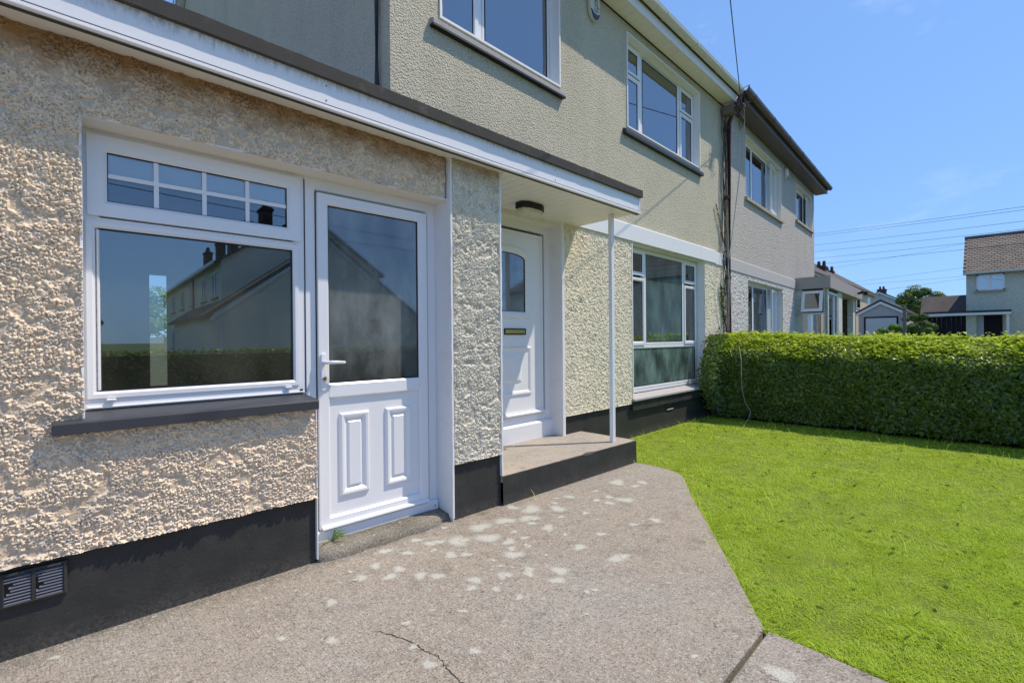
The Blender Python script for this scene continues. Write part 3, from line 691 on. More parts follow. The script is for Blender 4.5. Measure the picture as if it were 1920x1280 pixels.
b = B(a); b.extr([(MY - .03, 2.535), (MY - .03, 2.735), (MY - .022, 2.745), (MY + .02, 2.75), (MY + .02, 2.535)], 'x', 4.40, 8.25); b.obj('lintel_band', M_WPAINT, H)
b = B(a); b.extr([(MY - .03, 2.52), (MY - .03, 2.715), (MY - .022, 2.725), (MY + .02, 2.73), (MY + .02, 2.52)], 'x', 8.252, 8.66); b.obj('lintel_band', M_WPAINT, H)
# side gable wall towards the low extension
b = B(a); b.extr([(MY + .002, 2.6), (MY + .002, 5.36), (7.46, 8.95), (11.6, 5.4), (11.6, 2.6)], 'x', 2.028, 2.20); b.obj('gable_wall', M_UPS, H)
b = B(a); b.box(2.20, XE, 11.4, 11.6, 0, 5.4); b.box(8.56, XE, MY + .2, 11.4, 0, 5.4); b.obj('rear_wall', M_UPS, H)
b = B(a); b.box(-3.2, 2.5, 7.8, 7.95, 0, 2.2); b.box(-3.2, -3.05, 3.1, 7.8, 0, 2.69); b.obj('garage_rear_wall', M_UPS, H) if False else b.bm.free()
# corner pipe on the gable
B(a).tube([(1.995, 3.50, 2.72), (1.998, 3.43, 2.80), (2.0, 3.435, 3.3), (2.0, 3.43, 3.9), (2.0, 3.435, 4.6), (2.0, 3.43, 5.3)], .018, 6).obj('gable_cable', M_WIRE, H)
# roof
pt = (8.95 - 5.36) / (7.46 - MY)
def slope_tiles(b, x0, x1, y0, z0, y1, z1, course=.33, wid=.33, th=.02):
    Ls = hypot(y1 - y0, z1 - z0); dy = (y1 - y0) / Ls; dz = (z1 - z0) / Ls; k = int(Ls / course); nyy = -dz; nz = dy
    if nz < 0: nyy, nz = -nyy, -nz
    for i in range(k + 1):
        s0 = i * course; s1 = min(Ls, s0 + course + .03)
        m_ = max(1, int((x1 - x0) / wid))
        for j in range(m_):
            xa = x0 + (x1 - x0) * j / m_ + .004; xb = x0 + (x1 - x0) * (j + 1) / m_ - .004
            o0 = th + random.uniform(0, .006); o1 = .004
            v = [b.V(xa, y0 + dy * s0 + nyy * o0, z0 + dz * s0 + nz * o0), b.V(xb, y0 + dy * s0 + nyy * o0, z0 + dz * s0 + nz * o0),
                 b.V(xb, y0 + dy * s1 + nyy * o1, z0 + dz * s1 + nz * o1), b.V(xa, y0 + dy * s1 + nyy * o1, z0 + dz * s1 + nz * o1)]
            b.F(v); w = [b.V(xa, y0 + dy * s0, z0 + dz * s0), b.V(xb, y0 + dy * s0, z0 + dz * s0)]; b.F([w[0], w[1], v[1], v[0]])
b = B(a); ro = 1.9
b.extr([(3.03, 5.50), (7.46, 9.22), (11.85, 5.50), (11.85, 5.44), (7.46, 9.14), (3.06, 5.44)], 'x', 1.93, XE); rf = b.obj('roof', M_TILED, H)
b = B(a); slope_tiles(b, 1.9, XE, 3.0, 5.50, 7.46, 9.24); slope_tiles(b, 1.9, XE, 11.85, 5.52, 7.46, 9.24); b.obj('tiles', M_TILE, rf, kind='stuff')
B(a).box(1.9, XE, 7.36, 7.56, 9.22, 9.32).obj('ridge', M_TILED, rf, bev=.03)
b = B(a)
for s0, s1 in (((3.04, 5.47), (7.46, 9.2)), ((7.46, 9.2), (11.85, 5.47))):
    b.extr([(s0[0], s0[1] - .16), (s0[0], s0[1]), (s1[0], s1[1]), (s1[0], s1[1] - .16)], 'x', 1.905, 1.93)
b.obj('bargeboard', M_WHITE, H)
b = B(a); b.extr([(3.05, 5.32), (7.46, 9.0), (11.8, 5.32), (11.8, 5.30), (7.46, 8.97), (3.05, 5.30)], 'x', 1.93, 2.03); b.obj('verge_soffit', M_SOFF, H)
# eaves: soffit boards, fascia, gutter
x = 1.95; b = B(a)
while x < XE - .01:
    b.box(x + .002, min(x + .15, XE) - .002, 3.075, MY + .01, 5.335, 5.342); x += .15
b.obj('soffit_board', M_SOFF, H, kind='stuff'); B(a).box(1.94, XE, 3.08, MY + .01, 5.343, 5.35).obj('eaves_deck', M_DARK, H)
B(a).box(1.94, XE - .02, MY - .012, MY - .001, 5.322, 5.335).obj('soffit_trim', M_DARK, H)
B(a).box(1.93, XE, 3.055, 3.076, 5.325, 5.50).obj('eaves_fascia', M_WHITE, H, bev=.003)
def gutter(x0, x1, yc, zt, m, parent, a, r=.058, clips=.9):
    b = B(a); prof = [(yc + r * cos(t), zt - .01 + r * sin(t)) for t in [pi + pi * k / 8 for k in range(9)]]
    prof = [(yc - r - .004, zt + .006)] + prof + [(yc + r, zt)] ; inn = [(yc + (y - yc) * .88, zt - .008 + (z - zt + .008) * .88 + .0) for y, z in prof][::-1]
    b.extr(prof + inn, 'x', x0, x1); g = b.obj('gutter', m, parent)
    x = x0 + .45
    while x < x1:
        bb = B(a); pr = [(yc + (r + .006) * cos(t), zt - .01 + (r + .006) * sin(t)) for t in [pi + pi * k / 8 for k in range(9)]]; pr2 = [(yc + (r + .001) * cos(t), zt - .01 + (r + .001) * sin(t)) for t in [pi + pi * k / 8 for k in range(9)]][::-1]
        bb.extr([(yc - r - .008, zt + .012)] + pr + [(yc + r + .006, zt + .01)] + pr2, 'x', x - .02, x + .02); bb.obj('gutter_bracket', m, g); x += clips
    return g
gutter(1.92, XE - .03, 3.055 - .062, 5.515, M_GUT, H, a)

# upper windows
def upper_window(W, cols, y, gm, label, sm=None):
    x0, x1, z0, z1 = W; yf = y + .10
    b = B(0); b.rect(x0 + .008, x1 - .008, z0 + .012, z1 - .008, FR(yf, .045)); 
    for c in cols[1:-1]: b.box(c - .03, c + .03, yf, yf + .05, z0 + .05, z1 - .05)
    w = b.obj('window', M_WHITE, H, label=label)
    # white painted surround and reveals
    b = B(0)
    b.rect(x0 - .012, x1 + .012, z0 - .0, z1 + .012, [(0, y - .012), (.020, y - .012), (.020, yf + .01), (.012, yf + .01), (.012, y + .01), (0, y + .01)])
    b.obj('reveal', M_WPAINT, w)
    b = B(0); b.extr([(y - .05, z0 - .105), (y - .05, z0 - .062), (y - .04, z0 - .054), (yf + .02, z0 + .004), (yf + .02, z0 - .105)], 'x', x0 - .11, x1 + .045)
    b.obj('sill', sm or M_SILL, w, bev=.003)
    B(0).box(x0 - .112, x1 + .047, y - .052, y - .001, z0 - .118, z0 - .100).obj('sill_drip', M_DARK, w)
    return w, yf
w, yf = upper_window(W1, [2.52, 3.055, 4.115], MY, M_GLASSU, 'upper left window of two panes', M_SILLO)
sash(2.565, 3.03, 4.04, 5.16, yf, .055, w, 0, M_GLASSU, proud=.010)
sash(3.08, 4.075, 4.04, 5.16, yf, .045, w, 0, M_GLASSU, proud=.0)
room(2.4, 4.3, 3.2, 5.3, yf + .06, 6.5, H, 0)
b = B(0)
for k in range(7): b.tube([(3.86 + k * .03, yf + .14 + .015 * (k % 2), 3.95), (3.86 + k * .03, yf + .14 + .015 * (k % 2), 5.2)], .018, 6)
b.obj('curtain_or_sky_panel', M_CURT, w)
w, yf = upper_window(W2, [5.50, 6.02, 7.17, 7.69], MY, M_GLASSU, 'upper right window of five panes')
for q0, q1 in ((5.555, 5.985), (7.205, 7.665)):
    sash(q0, q1, 4.80, 5.165, yf, .05, w, 0, M_GLASSU, proud=.012); sash(q0, q1, 4.035, 4.775, yf, .05, w, 0, M_GLASSU, proud=.012)
sash(6.045, 7.145, 4.035, 5.165, yf, .03, w, 0, M_GLASSU, proud=.0)
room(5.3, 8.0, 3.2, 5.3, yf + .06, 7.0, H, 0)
# ground floor front window
yf = MY + .12; x0, x1, z0, z1 = W3
b = B(0); b.rect(x0 + .008, x1 - .02, z0 + .05, z1 - .01, FR(yf, .05)); b.box(6.085, 6.145, yf, yf + .05, 1.2, 2.45); b.box(7.305, 7.365, yf, yf + .05, 1.2, 2.45); b.box(5.62, 7.77, yf, yf + .05, 1.155, 1.21)
w = b.obj('window', M_WHITE, H, label='tall front window of six panes over the lawn')
for q0, q1 in ((5.66, 6.11), (7.35, 7.785)):
    sash(q0, q1, 2.14, 2.48, yf, .048, w, 0, M_GLASS, proud=.014); sash(q0, q1, 1.185, 2.105, yf, .048, w, 0, M_GLASS, proud=.014)
sash(6.135, 7.315, 1.19, 2.485, yf, .035, w, 0, M_GLASSM, proud=.002)
sash(5.63, 7.78, .585, 1.165, yf, .035, w, 0, M_GLASSL, proud=.002)
b = B(0); b.box(x1 - .006, x1 + .002, MY - .008, yf + .02, .47, 2.53); b.box(x0 - .004, x0 + .006, MY - .014, yf + .02, .47, 2.53); b.box(x0, x1, MY + .0, yf + .02, z1 - .004, z1 + .014); b.obj('reveal', M_WPAINT, w)
bx = B(0); bx.box(x0 - .010, x0 + .008, MY - .018, MY + .01, .47, 2.53); bx.obj('corner_bead', M_WPAINT, w)
b = B(0); b.extr([(MY - .055, .462), (MY - .055, .488), (MY - .045, .494), (yf + .02, .53), (yf + .02, .462)], 'x', x0 - .03, x1 + .1); b.obj('sill', M_SILLO, w, bev=.003)
B(0).box(x0 - .03, x1 + .1, MY - .03, MY + .012, .34, .46).obj('sill_nib', M_BLACK, w)
room(5.0, 8.3, .2, 2.55, yf + .06, 7.2, H, 0)
b = B(0)
for k in range(9): b.tube([(7.45 + k * .04, yf + .14 + .02 * (k % 2), .55), (7.45 + k * .04, yf + .14 + .02 * (k % 2), 2.5)], .024, 6)
b.obj('curtain_or_sky_panel', M_CURT, w)
# plinth vent
b = B(0); b.rect(6.50, 6.74, .24, .42, [(0, MY + .012), (0, MY + .002), (.02, MY + .002), (.02, MY + .012)]); v = b.obj('air_vent', M_BLACK, H); B(0).box(6.53, 6.71, MY - .004, MY + .011, .243, .251).obj('vent_lip', M_WHITE, v)

# --- front door under the canopy ---
yd = 3.45
b = B(0); b.rect(2.93, 4.116, .40, 2.50, FR(yd, .085)); fd = b.obj('front_door', M_WHITE, H, label='white panelled front door with arched glass and brass letterbox')
B(0).box(4.112, 4.14, MY + .02, yd + .03, .2, 2.56).obj('reveal', M_WPAINT, fd)
B(0).box(4.108, 4.150, MY - .022, MY + .03, .225, 2.54).obj('corner_bead', M_WPAINT, fd)
B(0).box(2.5, 4.15, MY + .03, yd + .04, 2.49, 2.60).obj('door_head', M_CREAMR, fd)
ys = yd + .004
b = B(0); b.rect(3.0, 3.985, .50, 2.385, [(0, ys - .016), (.03, ys - .016), (.03, ys + .02), (0, ys + .02)]);
arch = [(3.205, 1.558), (3.718, 1.558), (3.718, 2.10)] + [(3.4615 + .2565 * cos(t), 2.10 + .058 * sin(t)) for t in [pi * k / 12 for k in range(1, 12)]] + [(3.205, 2.10)]
leaf = b.obj('leaf_edge', M_WHITE, fd)
b = B(0)   # leaf skin with the arched opening
for q in ((3.03, 3.205, .53, 2.355), (3.718, 3.955, .53, 2.355), (3.205, 3.718, .53, 1.558)): b.box(q[0], q[1], ys - .006, ys + .02, q[2], q[3])
ap = [(3.718, 2.10)] + [(3.4615 + .2565 * cos(t), 2.10 + .058 * sin(t)) for t in [pi * k / 12 for k in range(1, 12)]] + [(3.205, 2.10), (3.205, 2.355), (3.718, 2.355)]
b.extr(ap, 'y', ys - .006, ys + .02); b.obj('door_leaf', M_WHITE, fd)
def off(path, d):
    k = len(path); o_ = []
    for i in range(k):
        p0 = Vector(path[i - 1]); p1 = Vector(path[i]); p2 = Vector(path[(i + 1) % k]); d1 = (p1 - p0).normalized(); d2 = (p2 - p1).normalized()
        n1 = Vector((-d1.y, d1.x)); n2 = Vector((-d2.y, d2.x)); m_ = n1 + n2; m_ = m_ / m_.dot(n1); o_.append((p1.x - m_.x * d, p1.y - m_.y * d))
    return o_
B(0).ring(off(arch, .075), [(0, ys - .006), (.012, ys - .020), (.03, ys - .022), (.06, ys - .012), (.078, ys + .0)]).obj('glass_moulding', M_WHITE, fd)
B(0).ring(off(arch, .002), [(0, ys - .004), (.007, ys - .004), (.007, ys + .004), (0, ys + .004)]).obj('gasket', M_DARK, fd)
B(0).extr(arch, 'y', ys + .004, ys + .008).obj('pane', M_GLASSF, fd)
B(0).rect(3.125, 3.80, .70, 1.20, [(0, ys - .006), (.012, ys - .020), (.028, ys - .018), (.05, ys - .005)]).obj('panel_moulding', M_WHITE, fd)
b = B(0); b.rect(3.27, 3.65, .83, 1.13, [(0, ys - .006), (.03, ys - .020), (.03, ys)]); b.box(3.298, 3.622, ys - .020, ys, .858, 1.102); b.obj('raised_panel', M_WHITE, fd)
b = B(0); b.rect(3.40, 3.712, 1.322, 1.386, [(0, ys - .006), (0, ys - .018), (.011, ys - .018), (.011, ys - .006)]); lb = b.obj('letterbox', M_DARK, fd)
B(0).box(3.411, 3.701, ys - .016, ys - .007, 1.333, 1.375).obj('letter_flap', M_BRASS, lb if False else fd, bev=.002)
b = B(0); b.extr([(ys - .016, .52), (ys - .045, .508), (ys - .045, .495), (ys - .016, .495)], 'x', 3.0, 3.985); b.obj('weather_bar', M_WHITE, fd)
b = B(0); b.extr([(yd - .045, .225), (yd - .045, .385), (yd - .03, .40), (yd - .001, .405), (yd - .001, .225)], 'x', 2.9, 4.112); b.obj('threshold', M_WHITE, fd)
B(0).box(2.5, 2.93, yd, yd + .05, .2, 2.55).obj('side_panel', M_WPAINT, fd)
room(2.9, 4.1, .25, 2.5, yd + .09, 6, H, 0)

# alarm boxes
def alarm(cx, y, cz, s, ang, label, writing=True):
    t = thing('alarm_box', (cx, y, cz), label, 'alarm box')
    P = [(cx - .085 * s, cz + .15 * s), (cx - .10 * s, cz + .05 * s), (cx - .09 * s, cz - .07 * s), (cx - .045 * s, cz - .14 * s), (cx, cz - .16 * s), (cx + .045 * s, cz - .14 * s), (cx + .09 * s, cz - .07 * s), (cx + .10 * s, cz + .05 * s), (cx + .085 * s, cz + .15 * s)]
    b = B(ang); b.extr(P, 'y', y - .055, y - .002); b.obj('cover', M_GUT if writing else M_WHITE, t, bev=.01)
    Q = [(cx - .088 * s, cz - .06 * s), (cx - .045 * s, cz - .135 * s), (cx, cz - .155 * s), (cx + .045 * s, cz - .135 * s), (cx + .088 * s, cz - .06 * s), (cx + .04 * s, cz - .09 * s), (cx - .04 * s, cz - .09 * s)]
    b = B(ang); b.extr(Q, 'y', y - .062, y - .05); b.obj('strobe_lens', mat('navy_plastic', (.02, .02, .07), .3)[0], t)
    return t
al = alarm(4.73, MY, 5.135, 1.0, 0, 'cream alarm box with dark blue base and black lettering under the eaves by the gutter')
b = B(0)   # the letters that show: T and L with small print below
yl = MY - .0565; g = .012
b.box(4.695, 4.745, yl - .001, yl, 5.205, 5.217); b.box(4.714, 4.726, yl - .001, yl, 5.125, 5.205)
b.box(4.753, 4.765, yl - .001, yl, 5.125, 5.217); b.box(4.765, 4.80, yl - .001, yl, 5.125, 5.137)
for i in range(3): b.box(4.69 + .008 * i, 4.79 - .008 * i, yl - .001, yl, 5.098 - i * .012, 5.102 - i * .012)
b.obj('lettering', M_DARK, al)

# downpipe at the party line, cables, ivy
dp = B(0); dp.tube([(8.72, 3.20, -.05), (8.72, 3.20, 5.0), (8.72, 3.12, 5.22), (8.72, 3.0, 5.42)], .038, 10)
dpo = dp.obj('downpipe', M_DOWNP, H, smooth=True)
for z in (.9, 2.3, 3.7, 4.9): B(0).box(8.675, 8.765, 3.19, 3.29, z, z + .05).obj('pipe_clip', M_DOWNP, dpo)
b = B(0); rr = random.Random(3)
for k in range(6):
    x0 = 8.53 + .022 * k + rr.uniform(-.01, .01); pts = [(x0 + rr.uniform(-.02, .02) , 3.235 + rr.uniform(-.03, .02), z) for z in np.arange(.1, 5.25, .25)]
    b.tube(pts, rr.uniform(.004, .009), 5)
tag(b.obj('cable_bundle', M_WIRE, H, label='tangle of dark cables beside the brown downpipe'))
jb = thing('cable_bracket', (8.62, 3.1, 5.1), 'weathered cable bracket with loose wires at the eaves between the two houses', 'cable bracket')
B(0).box(8.55, 8.72, 3.06, 3.26, 5.12, 5.26).obj('bracket_box', M_WOODP, jb, bev=.01)
B(0).box(8.58, 8.66, 2.90, 3.08, 5.16, 5.22).obj('arm', M_BROWN, jb, bev=.006)
b = B(0)
for k in range(14):
    p0 = Vector((8.62 + rr.uniform(-.08, .1), 3.0 + rr.uniform(-.12, .1), 5.2)); p2 = Vector((8.62 + rr.uniform(-.1, .14), 2.95 + rr.uniform(-.1, .2), 5.1 + rr.uniform(-.35, .45)))
    mid = (p0 + p2) / 2 + Vector((rr.uniform(-.12, .12), rr.uniform(-.1, .02), rr.uniform(-.05, .18))); b.tube([p0, (p0 + mid) / 2 + Vector((0, 0, .04)), mid, (p2 + mid) / 2, p2], .005, 5)
b.obj('loose_wires', M_WIRE, jb, kind='stuff')
def wire(name, pts, r, m, label, cat='cable', group=None, n=6):
    b = B(0); b.tube(pts, r, n); return tag(b.obj(name, m), label, cat, group)
def sag(p, q, s, k=14):
    p = Vector(p); q = Vector(q); return [p.lerp(q, i / k) - Vector((0, 0, s * 4 * (i / k) * (1 - i / k))) for i in range(k + 1)]
wire('overhead_cable', sag((8.60, 2.95, 5.22), (-9.0, -2.35, 5.6), .12, 24), .006, M_WIRE, 'thin black service cable rising into the sky from the eaves bracket')
wire('drooping_cable', [(8.80, 3.02, 5.28), (8.885, 3.0, 5.24), (8.90, 3.0, 5.10), (8.90, 3.05, 4.4), (8.86, 3.08, 4.1), (8.70, 3.12, 3.3), (8.50, 3.12, 2.7), (8.42, 3.12, 2.45), (8.52, 3.12, 2.1), (8.60, 3.14, 1.8)], .008, M_WIREG, 'pale grey cable hanging from the eaves down beside the downpipe')
wire('garden_wire', [(7.70, 2.70, 1.15), (7.56, 2.62, .95), (7.50, 2.60, .70), (7.53, 2.60, .50), (7.60, 2.58, .30), (7.64, 2.52, .18), (7.53, 2.50, .10), (7.36, 2.50, .03), (7.25, 2.50, -.02)], .0038, M_WIREG, 'thin pale wire hanging in front of the hedge end and bent onto the lawn')

# ------------------------------------------------------------------ foliage helpers
def leaves(name, P, N, size, m, parent=None, kind='stuff', asp=.55, fold=.25):
    """P centres, N outward directions (n,3); leaf of four triangles folded along the midrib"""
    n = len(P); N = N / np.linalg.norm(N, axis=1, keepdims=True); r = rng.normal(size=(n, 3)); T = np.cross(N, r); T /= np.linalg.norm(T, axis=1, keepdims=True); Q = np.cross(N, T)
    s = size * rng.uniform(.65, 1.25, (n, 1)); tip = P + T * s * .5; bas = P - T * s * .5
    l = P + Q * s * asp * .5 + N * s * fold * .25; rr_ = P - Q * s * asp * .5 + N * s * fold * .25
    l2 = P + T * s * .12 + Q * s * asp * .5 + N * s * fold * .2; r2 = P + T * s * .12 - Q * s * asp * .5 + N * s * fold * .2
    co = np.stack([bas, l2, tip + N * s * -.06, r2], 1).reshape(-1, 3); i = np.arange(n)[:, None] * 4
    f = np.concatenate([i + np.array([0, 1, 2]), i + np.array([0, 2, 3])])
    return npmesh(name, co, f, m, parent, False, kind)

# ------------------------------------------------------------------ hedge between the gardens
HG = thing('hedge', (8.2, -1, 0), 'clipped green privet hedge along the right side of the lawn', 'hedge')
b = B(); b.box(8.16, 8.9, -6.6, 3.0, -.05, .92); b.obj('hidden_core', mat('hedge_inner', (.012, .018, .006), 1)[0], HG)  # unseen dark core added inside the leaves to block light
def hedge_pts(n, y0, y1, x0, x1, zt):
    out = []; nn = []
    y = rng.uniform(y0, y1, n); z = rng.uniform(.02, 1, n) ** .9
    top = zt(y)
    bul = .06 * (vnoise(y, z * 1.3, 2.3, 5) - .5) * 2 + .05 * (vnoise(y, z * 1.3, 6, 6) - .5) * 2
    dep = rng.exponential(.075, n)
    under = .10 * np.clip(.35 - z, 0, 1) / .35 + .46 * np.clip((z - .72) / .28, 0, 1) ** 1.7
    X = x0 - bul + dep + under
    P1 = np.stack([X, y, z * top], 1); N1 = np.stack([-np.ones(n), rng.normal(0, .5, n), rng.normal(.35, .5, n) + 2.2 * np.clip((z - .7) / .3, 0, 1)], 1)
    return P1, N1
ztop = lambda y: 1.255 + .05 * np.clip((y - 0) / 2.5, 0, 1) + .05 * np.clip((y - 2.2), 0, 1) + .012 * (vnoise(y, y * 0, 3, 9) - .5) * 2
P1, N1 = hedge_pts(70000, -3.2, 3.1, 7.78, 9, ztop)
n2 = 30000; y = rng.uniform(-3.2, 3.1, n2); x = 7.80 + rng.uniform(0, 1, n2) ** 1.3 * 1.3
sp = rng.uniform(0, 1, n2)
prf = .72 + .28 * np.clip((x - 7.78) / .46, 0, 1) ** (1 / 1.7)
zz = ztop(y) * prf - rng.exponential(.035, n2) + .07 * (vnoise(x, y, 4, 2) - .5) + .05 * (vnoise(x, y, 13, 6) - .5) + np.where(sp > .95, rng.uniform(0, .07, n2), 0)
P2 = np.stack([x, y, zz], 1); N2 = np.stack([rng.normal(-.2, .5, n2), rng.normal(0, .5, n2), np.ones(n2)], 1)
n3 = 9000; x = rng.uniform(7.45, 8.3, n3); z = rng.uniform(.1, 1.32, n3); y = 3.12 + rng.normal(0, .06, n3)   # end growing against the wall
k = x > 7.86 - .40 * np.sin(np.clip(z / 1.35, 0, 1) * pi) ** 1.2 * 1.0; P3 = np.stack([x, y, z], 1)[k]; N3 = np.stack([-np.ones(k.sum()), -rng.uniform(.2, 1, k.sum()), rng.normal(.3, .4, k.sum())], 1)
n4 = 5000; y = rng.uniform(-6.5, -3.2, n4); P4 = np.stack([7.8 + rng.exponential(.05, n4), y, rng.uniform(.05, 1.25, n4)], 1); N4 = np.stack([-np.ones(n4), rng.normal(0, .5, n4), rng.normal(.3, .5, n4)], 1)
n5 = 5000; P5 = np.stack([rng.uniform(7.8, 9, n5), rng.uniform(-6.5, -3.2, n5), 1.24 - rng.exponential(.03, n5)], 1); N5 = np.stack([rng.normal(0, .4, n5), rng.normal(0, .4, n5), np.ones(n5)], 1)
fr1 = P1[:, 2] / ztop(P1[:, 1]) + .10 * (vnoise(P1[:, 1], P1[:, 2], 5, 3) - .5) + rng.normal(0, .08, len(P1)) > .84  # upper front leaves join the pale new growth: sunlit shoulder put into leaf colour
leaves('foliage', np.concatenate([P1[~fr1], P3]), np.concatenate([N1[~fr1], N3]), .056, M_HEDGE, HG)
leaves('new_growth_sunlit', np.concatenate([P2, P1[fr1]]), np.concatenate([N2, N1[fr1] + np.array([0, 0, .5])]), .056, M_HTOP, HG)
leaves('foliage', np.concatenate([P4, P5]), np.concatenate([N4, N5]), .07, M_HEDGE, HG)
b = B()
for k in range(70):
    y = rng.uniform(-3.2, 3.05); x = 8.0 + rng.uniform(0, .15); b.tube([(x, y, -.03), (x + rng.uniform(-.08, .05), y + rng.uniform(-.1, .1), .35), (x + rng.uniform(-.1, .1), y + rng.uniform(-.2, .2), .8)], [.012, .008, .004], 4)
b.obj('stems', M_WOODP, HG, kind='stuff')
# ivy and dead vine on the wall corner
iv = []; 
for k in range(500):
    t = rng.uniform(0, 1); iv.append((8.43 + .16 * t + rng.normal(0, .022), MY - .03 - rng.uniform(0, .03), 2.16 - .62 * t + rng.normal(0, .02)))
for k in range(500):
    t = rng.uniform(0, 1) ** 1.4; iv.append((8.20 + .4 * rng.uniform(0, 1) * (1 - t) + .1, MY - .03 - rng.uniform(0, .04), .45 + 1.0 * t))
iv = np.array(iv); tag(leaves('ivy', iv, np.tile([[-.3, -1, .3]], (len(iv), 1)) + rng.normal(0, .3, (len(iv), 3)), .035, M_IVY, None, None), 'green ivy creeping up the pebbledash beside the brown downpipe', 'ivy')
dv = np.array([(8.27 + .32 * t + rng.normal(0, .012), MY - .02 - rng.uniform(0, .02), 3.55 - .62 * t) for t in rng.uniform(0, 1, 260)])
tag(leaves('dead_vine', dv, np.tile([[0., -1, 0]], (len(dv), 1)) + rng.normal(0, .4, (len(dv), 3)), .028, M_DEAD, None, None), 'strip of dead brown vine on the upper wall near the party line', 'vine')

# ------------------------------------------------------------------ grass
def blades(n, xy, h, w, seed=0):
    n = len(xy); ang = rng.uniform(0, 2 * pi, n) * .75 + 9 * vnoise(xy[:, 0], xy[:, 1], 2.6, 41) + 4 * vnoise(xy[:, 0], xy[:, 1], 9, 43); lean = rng.uniform(.5, 2.0, n) * h; d = np.stack([np.cos(ang), np.sin(ang)], 1); q = np.stack([-d[:, 1], d[:, 0]], 1)
    b0 = np.concatenate([xy, np.full((n, 1), -.02)], 1)
    def P(t, ww, hz): c = b0.copy(); c[:, :2] += d * (lean * t)[:, None] + q * (w * ww)[:, None]; c[:, 2] += h * hz; return c
    co = np.stack([P(0, -.5, 0), P(0, .5, 0), P(.35, -.45, .6), P(.35, .45, .6), P(1, 0, .85)], 1).reshape(-1, 3); i = np.arange(n)[:, None] * 5
    return co, np.concatenate([i + np.array([0, 1, 3]), i + np.array([0, 3, 2]), i + np.array([2, 3, 4])])
def in_lawn(x, y):
    e = np.where(y < .70, 2.265 + .02 * (vnoise(y, y * 0, 6, 3) - .5), np.where(y < 2.0, 2.265 + (y - .70) * 1.53, 4.31 + np.clip(y - 2.0, 0, .4) * .3))
    ok = (x > e - .012 * rng.uniform(-1, 1, len(x)) ) & (x < 8.0) & (y < 3.26)
    ok &= ~((x < 4.46) & (y > 2.1))
    return ok
def lawn_pts(n, near):
    x = rng.uniform(2.2, 8.0, n); y = rng.uniform(-4, 3.27, n)
    z = x * fw.x + y * fw.y; lat = x * rt.x + y * rt.y; vis = (np.abs(lat) < z * 1.14 + .3) & (z > 1.0)
    p = np.clip((2.6 / z) ** 2, .08, 1)
    ok = in_lawn(x, y) & vis & (rng.uniform(0, 1, n) < p)
    clump = 1.5 * (vnoise(x, y, 6, 2) * .5 + vnoise(x, y, 17, 4) * .5) ** 1.6
    ok &= rng.uniform(0, 1, n) < .22 + clump
    return np.stack([x, y], 1)[ok]
xy = lawn_pts(1650000, True); z = xy[:, 0] * fw.x + xy[:, 1] * fw.y
sc_ = np.clip(z / 3.0, 1, 2.4)
hh = (.008 + .015 * vnoise(xy[:, 0], xy[:, 1], 4, 12) * rng.uniform(.5, 1.3, len(xy))) * (1 + .25 * (sc_ - 1))
co, f = blades(0, xy, hh, .0022 * sc_ * rng.uniform(.7, 1.4, len(xy)))
print('blades', len(xy))
tag(npmesh('grass', co, f, M_GRASS, lawn, False, 'stuff'), kind='stuff')
# taller seeded stalks, along the wall, the hedge foot and the slab edge
t = []
for k in range(260): t.append((rng.uniform(4.6, 8.0), 3.20 - rng.exponential(.04)))
for k in range(500): t.append((7.62 - rng.exponential(.18), rng.uniform(-3, 3.0)))
for k in range(420): t.append((rng.uniform(2.8, 7.4), rng.uniform(-2, 2.9)))
for k in range(420): s_ = rng.uniform(0, 1); t.append((2.285 + 1.6 * s_ + rng.uniform(-.01, .03), .70 + 1.05 * s_)) if k % 2 else t.append((2.275 + rng.uniform(-.015, .03), rng.uniform(-1.5, .7)))
t = np.array(t); ht = rng.uniform(.03, .11, len(t)); ht[-420:] *= .55
co, f = blades(0, t, ht, np.full(len(t), .004)); npmesh('tall_grass', co, f, M_GRASS, lawn, False, 'stuff')
# dock and dandelion leaves dotted over the lawn
wd = rng.uniform(0, 1, (520, 2)) * np.array([5.2, 5.4]) + np.array([2.5, -2.2]); wd = wd[in_lawn(wd[:, 0], wd[:, 1])]
leaves('weeds', np.concatenate([wd, np.full((len(wd), 1), .02)], 1), np.tile([[0, 0, 1.]], (len(wd), 1)) + rng.normal(0, .35, (len(wd), 3)), .045, M_WEED, lawn)
# weed at the side door
W_ = thing('weed', (1.24, 2.86, .05), 'small green weed growing by the foot of the half glazed door', 'weed')
b = B(AE); c0 = Vector((1.21, 2.90, .055))
for k in range(11):
    an = radians(rng.uniform(-160, 20)); ln = rng.uniform(.05, .12); hz = rng.uniform(.01, .07)
    p1 = c0 + Vector((cos(an) * ln * .5, sin(an) * ln * .5, hz)); p2 = c0 + Vector((cos(an) * ln, sin(an) * ln * .8, hz * .8)); w_ = Vector((-sin(an), cos(an), .3)) * .006
    b.F([b.V(*c0), b.V(*(p1 - w_)), b.V(*p2), b.V(*(p1 + w_))])
b.obj('leaf', M_BUSH, W_)

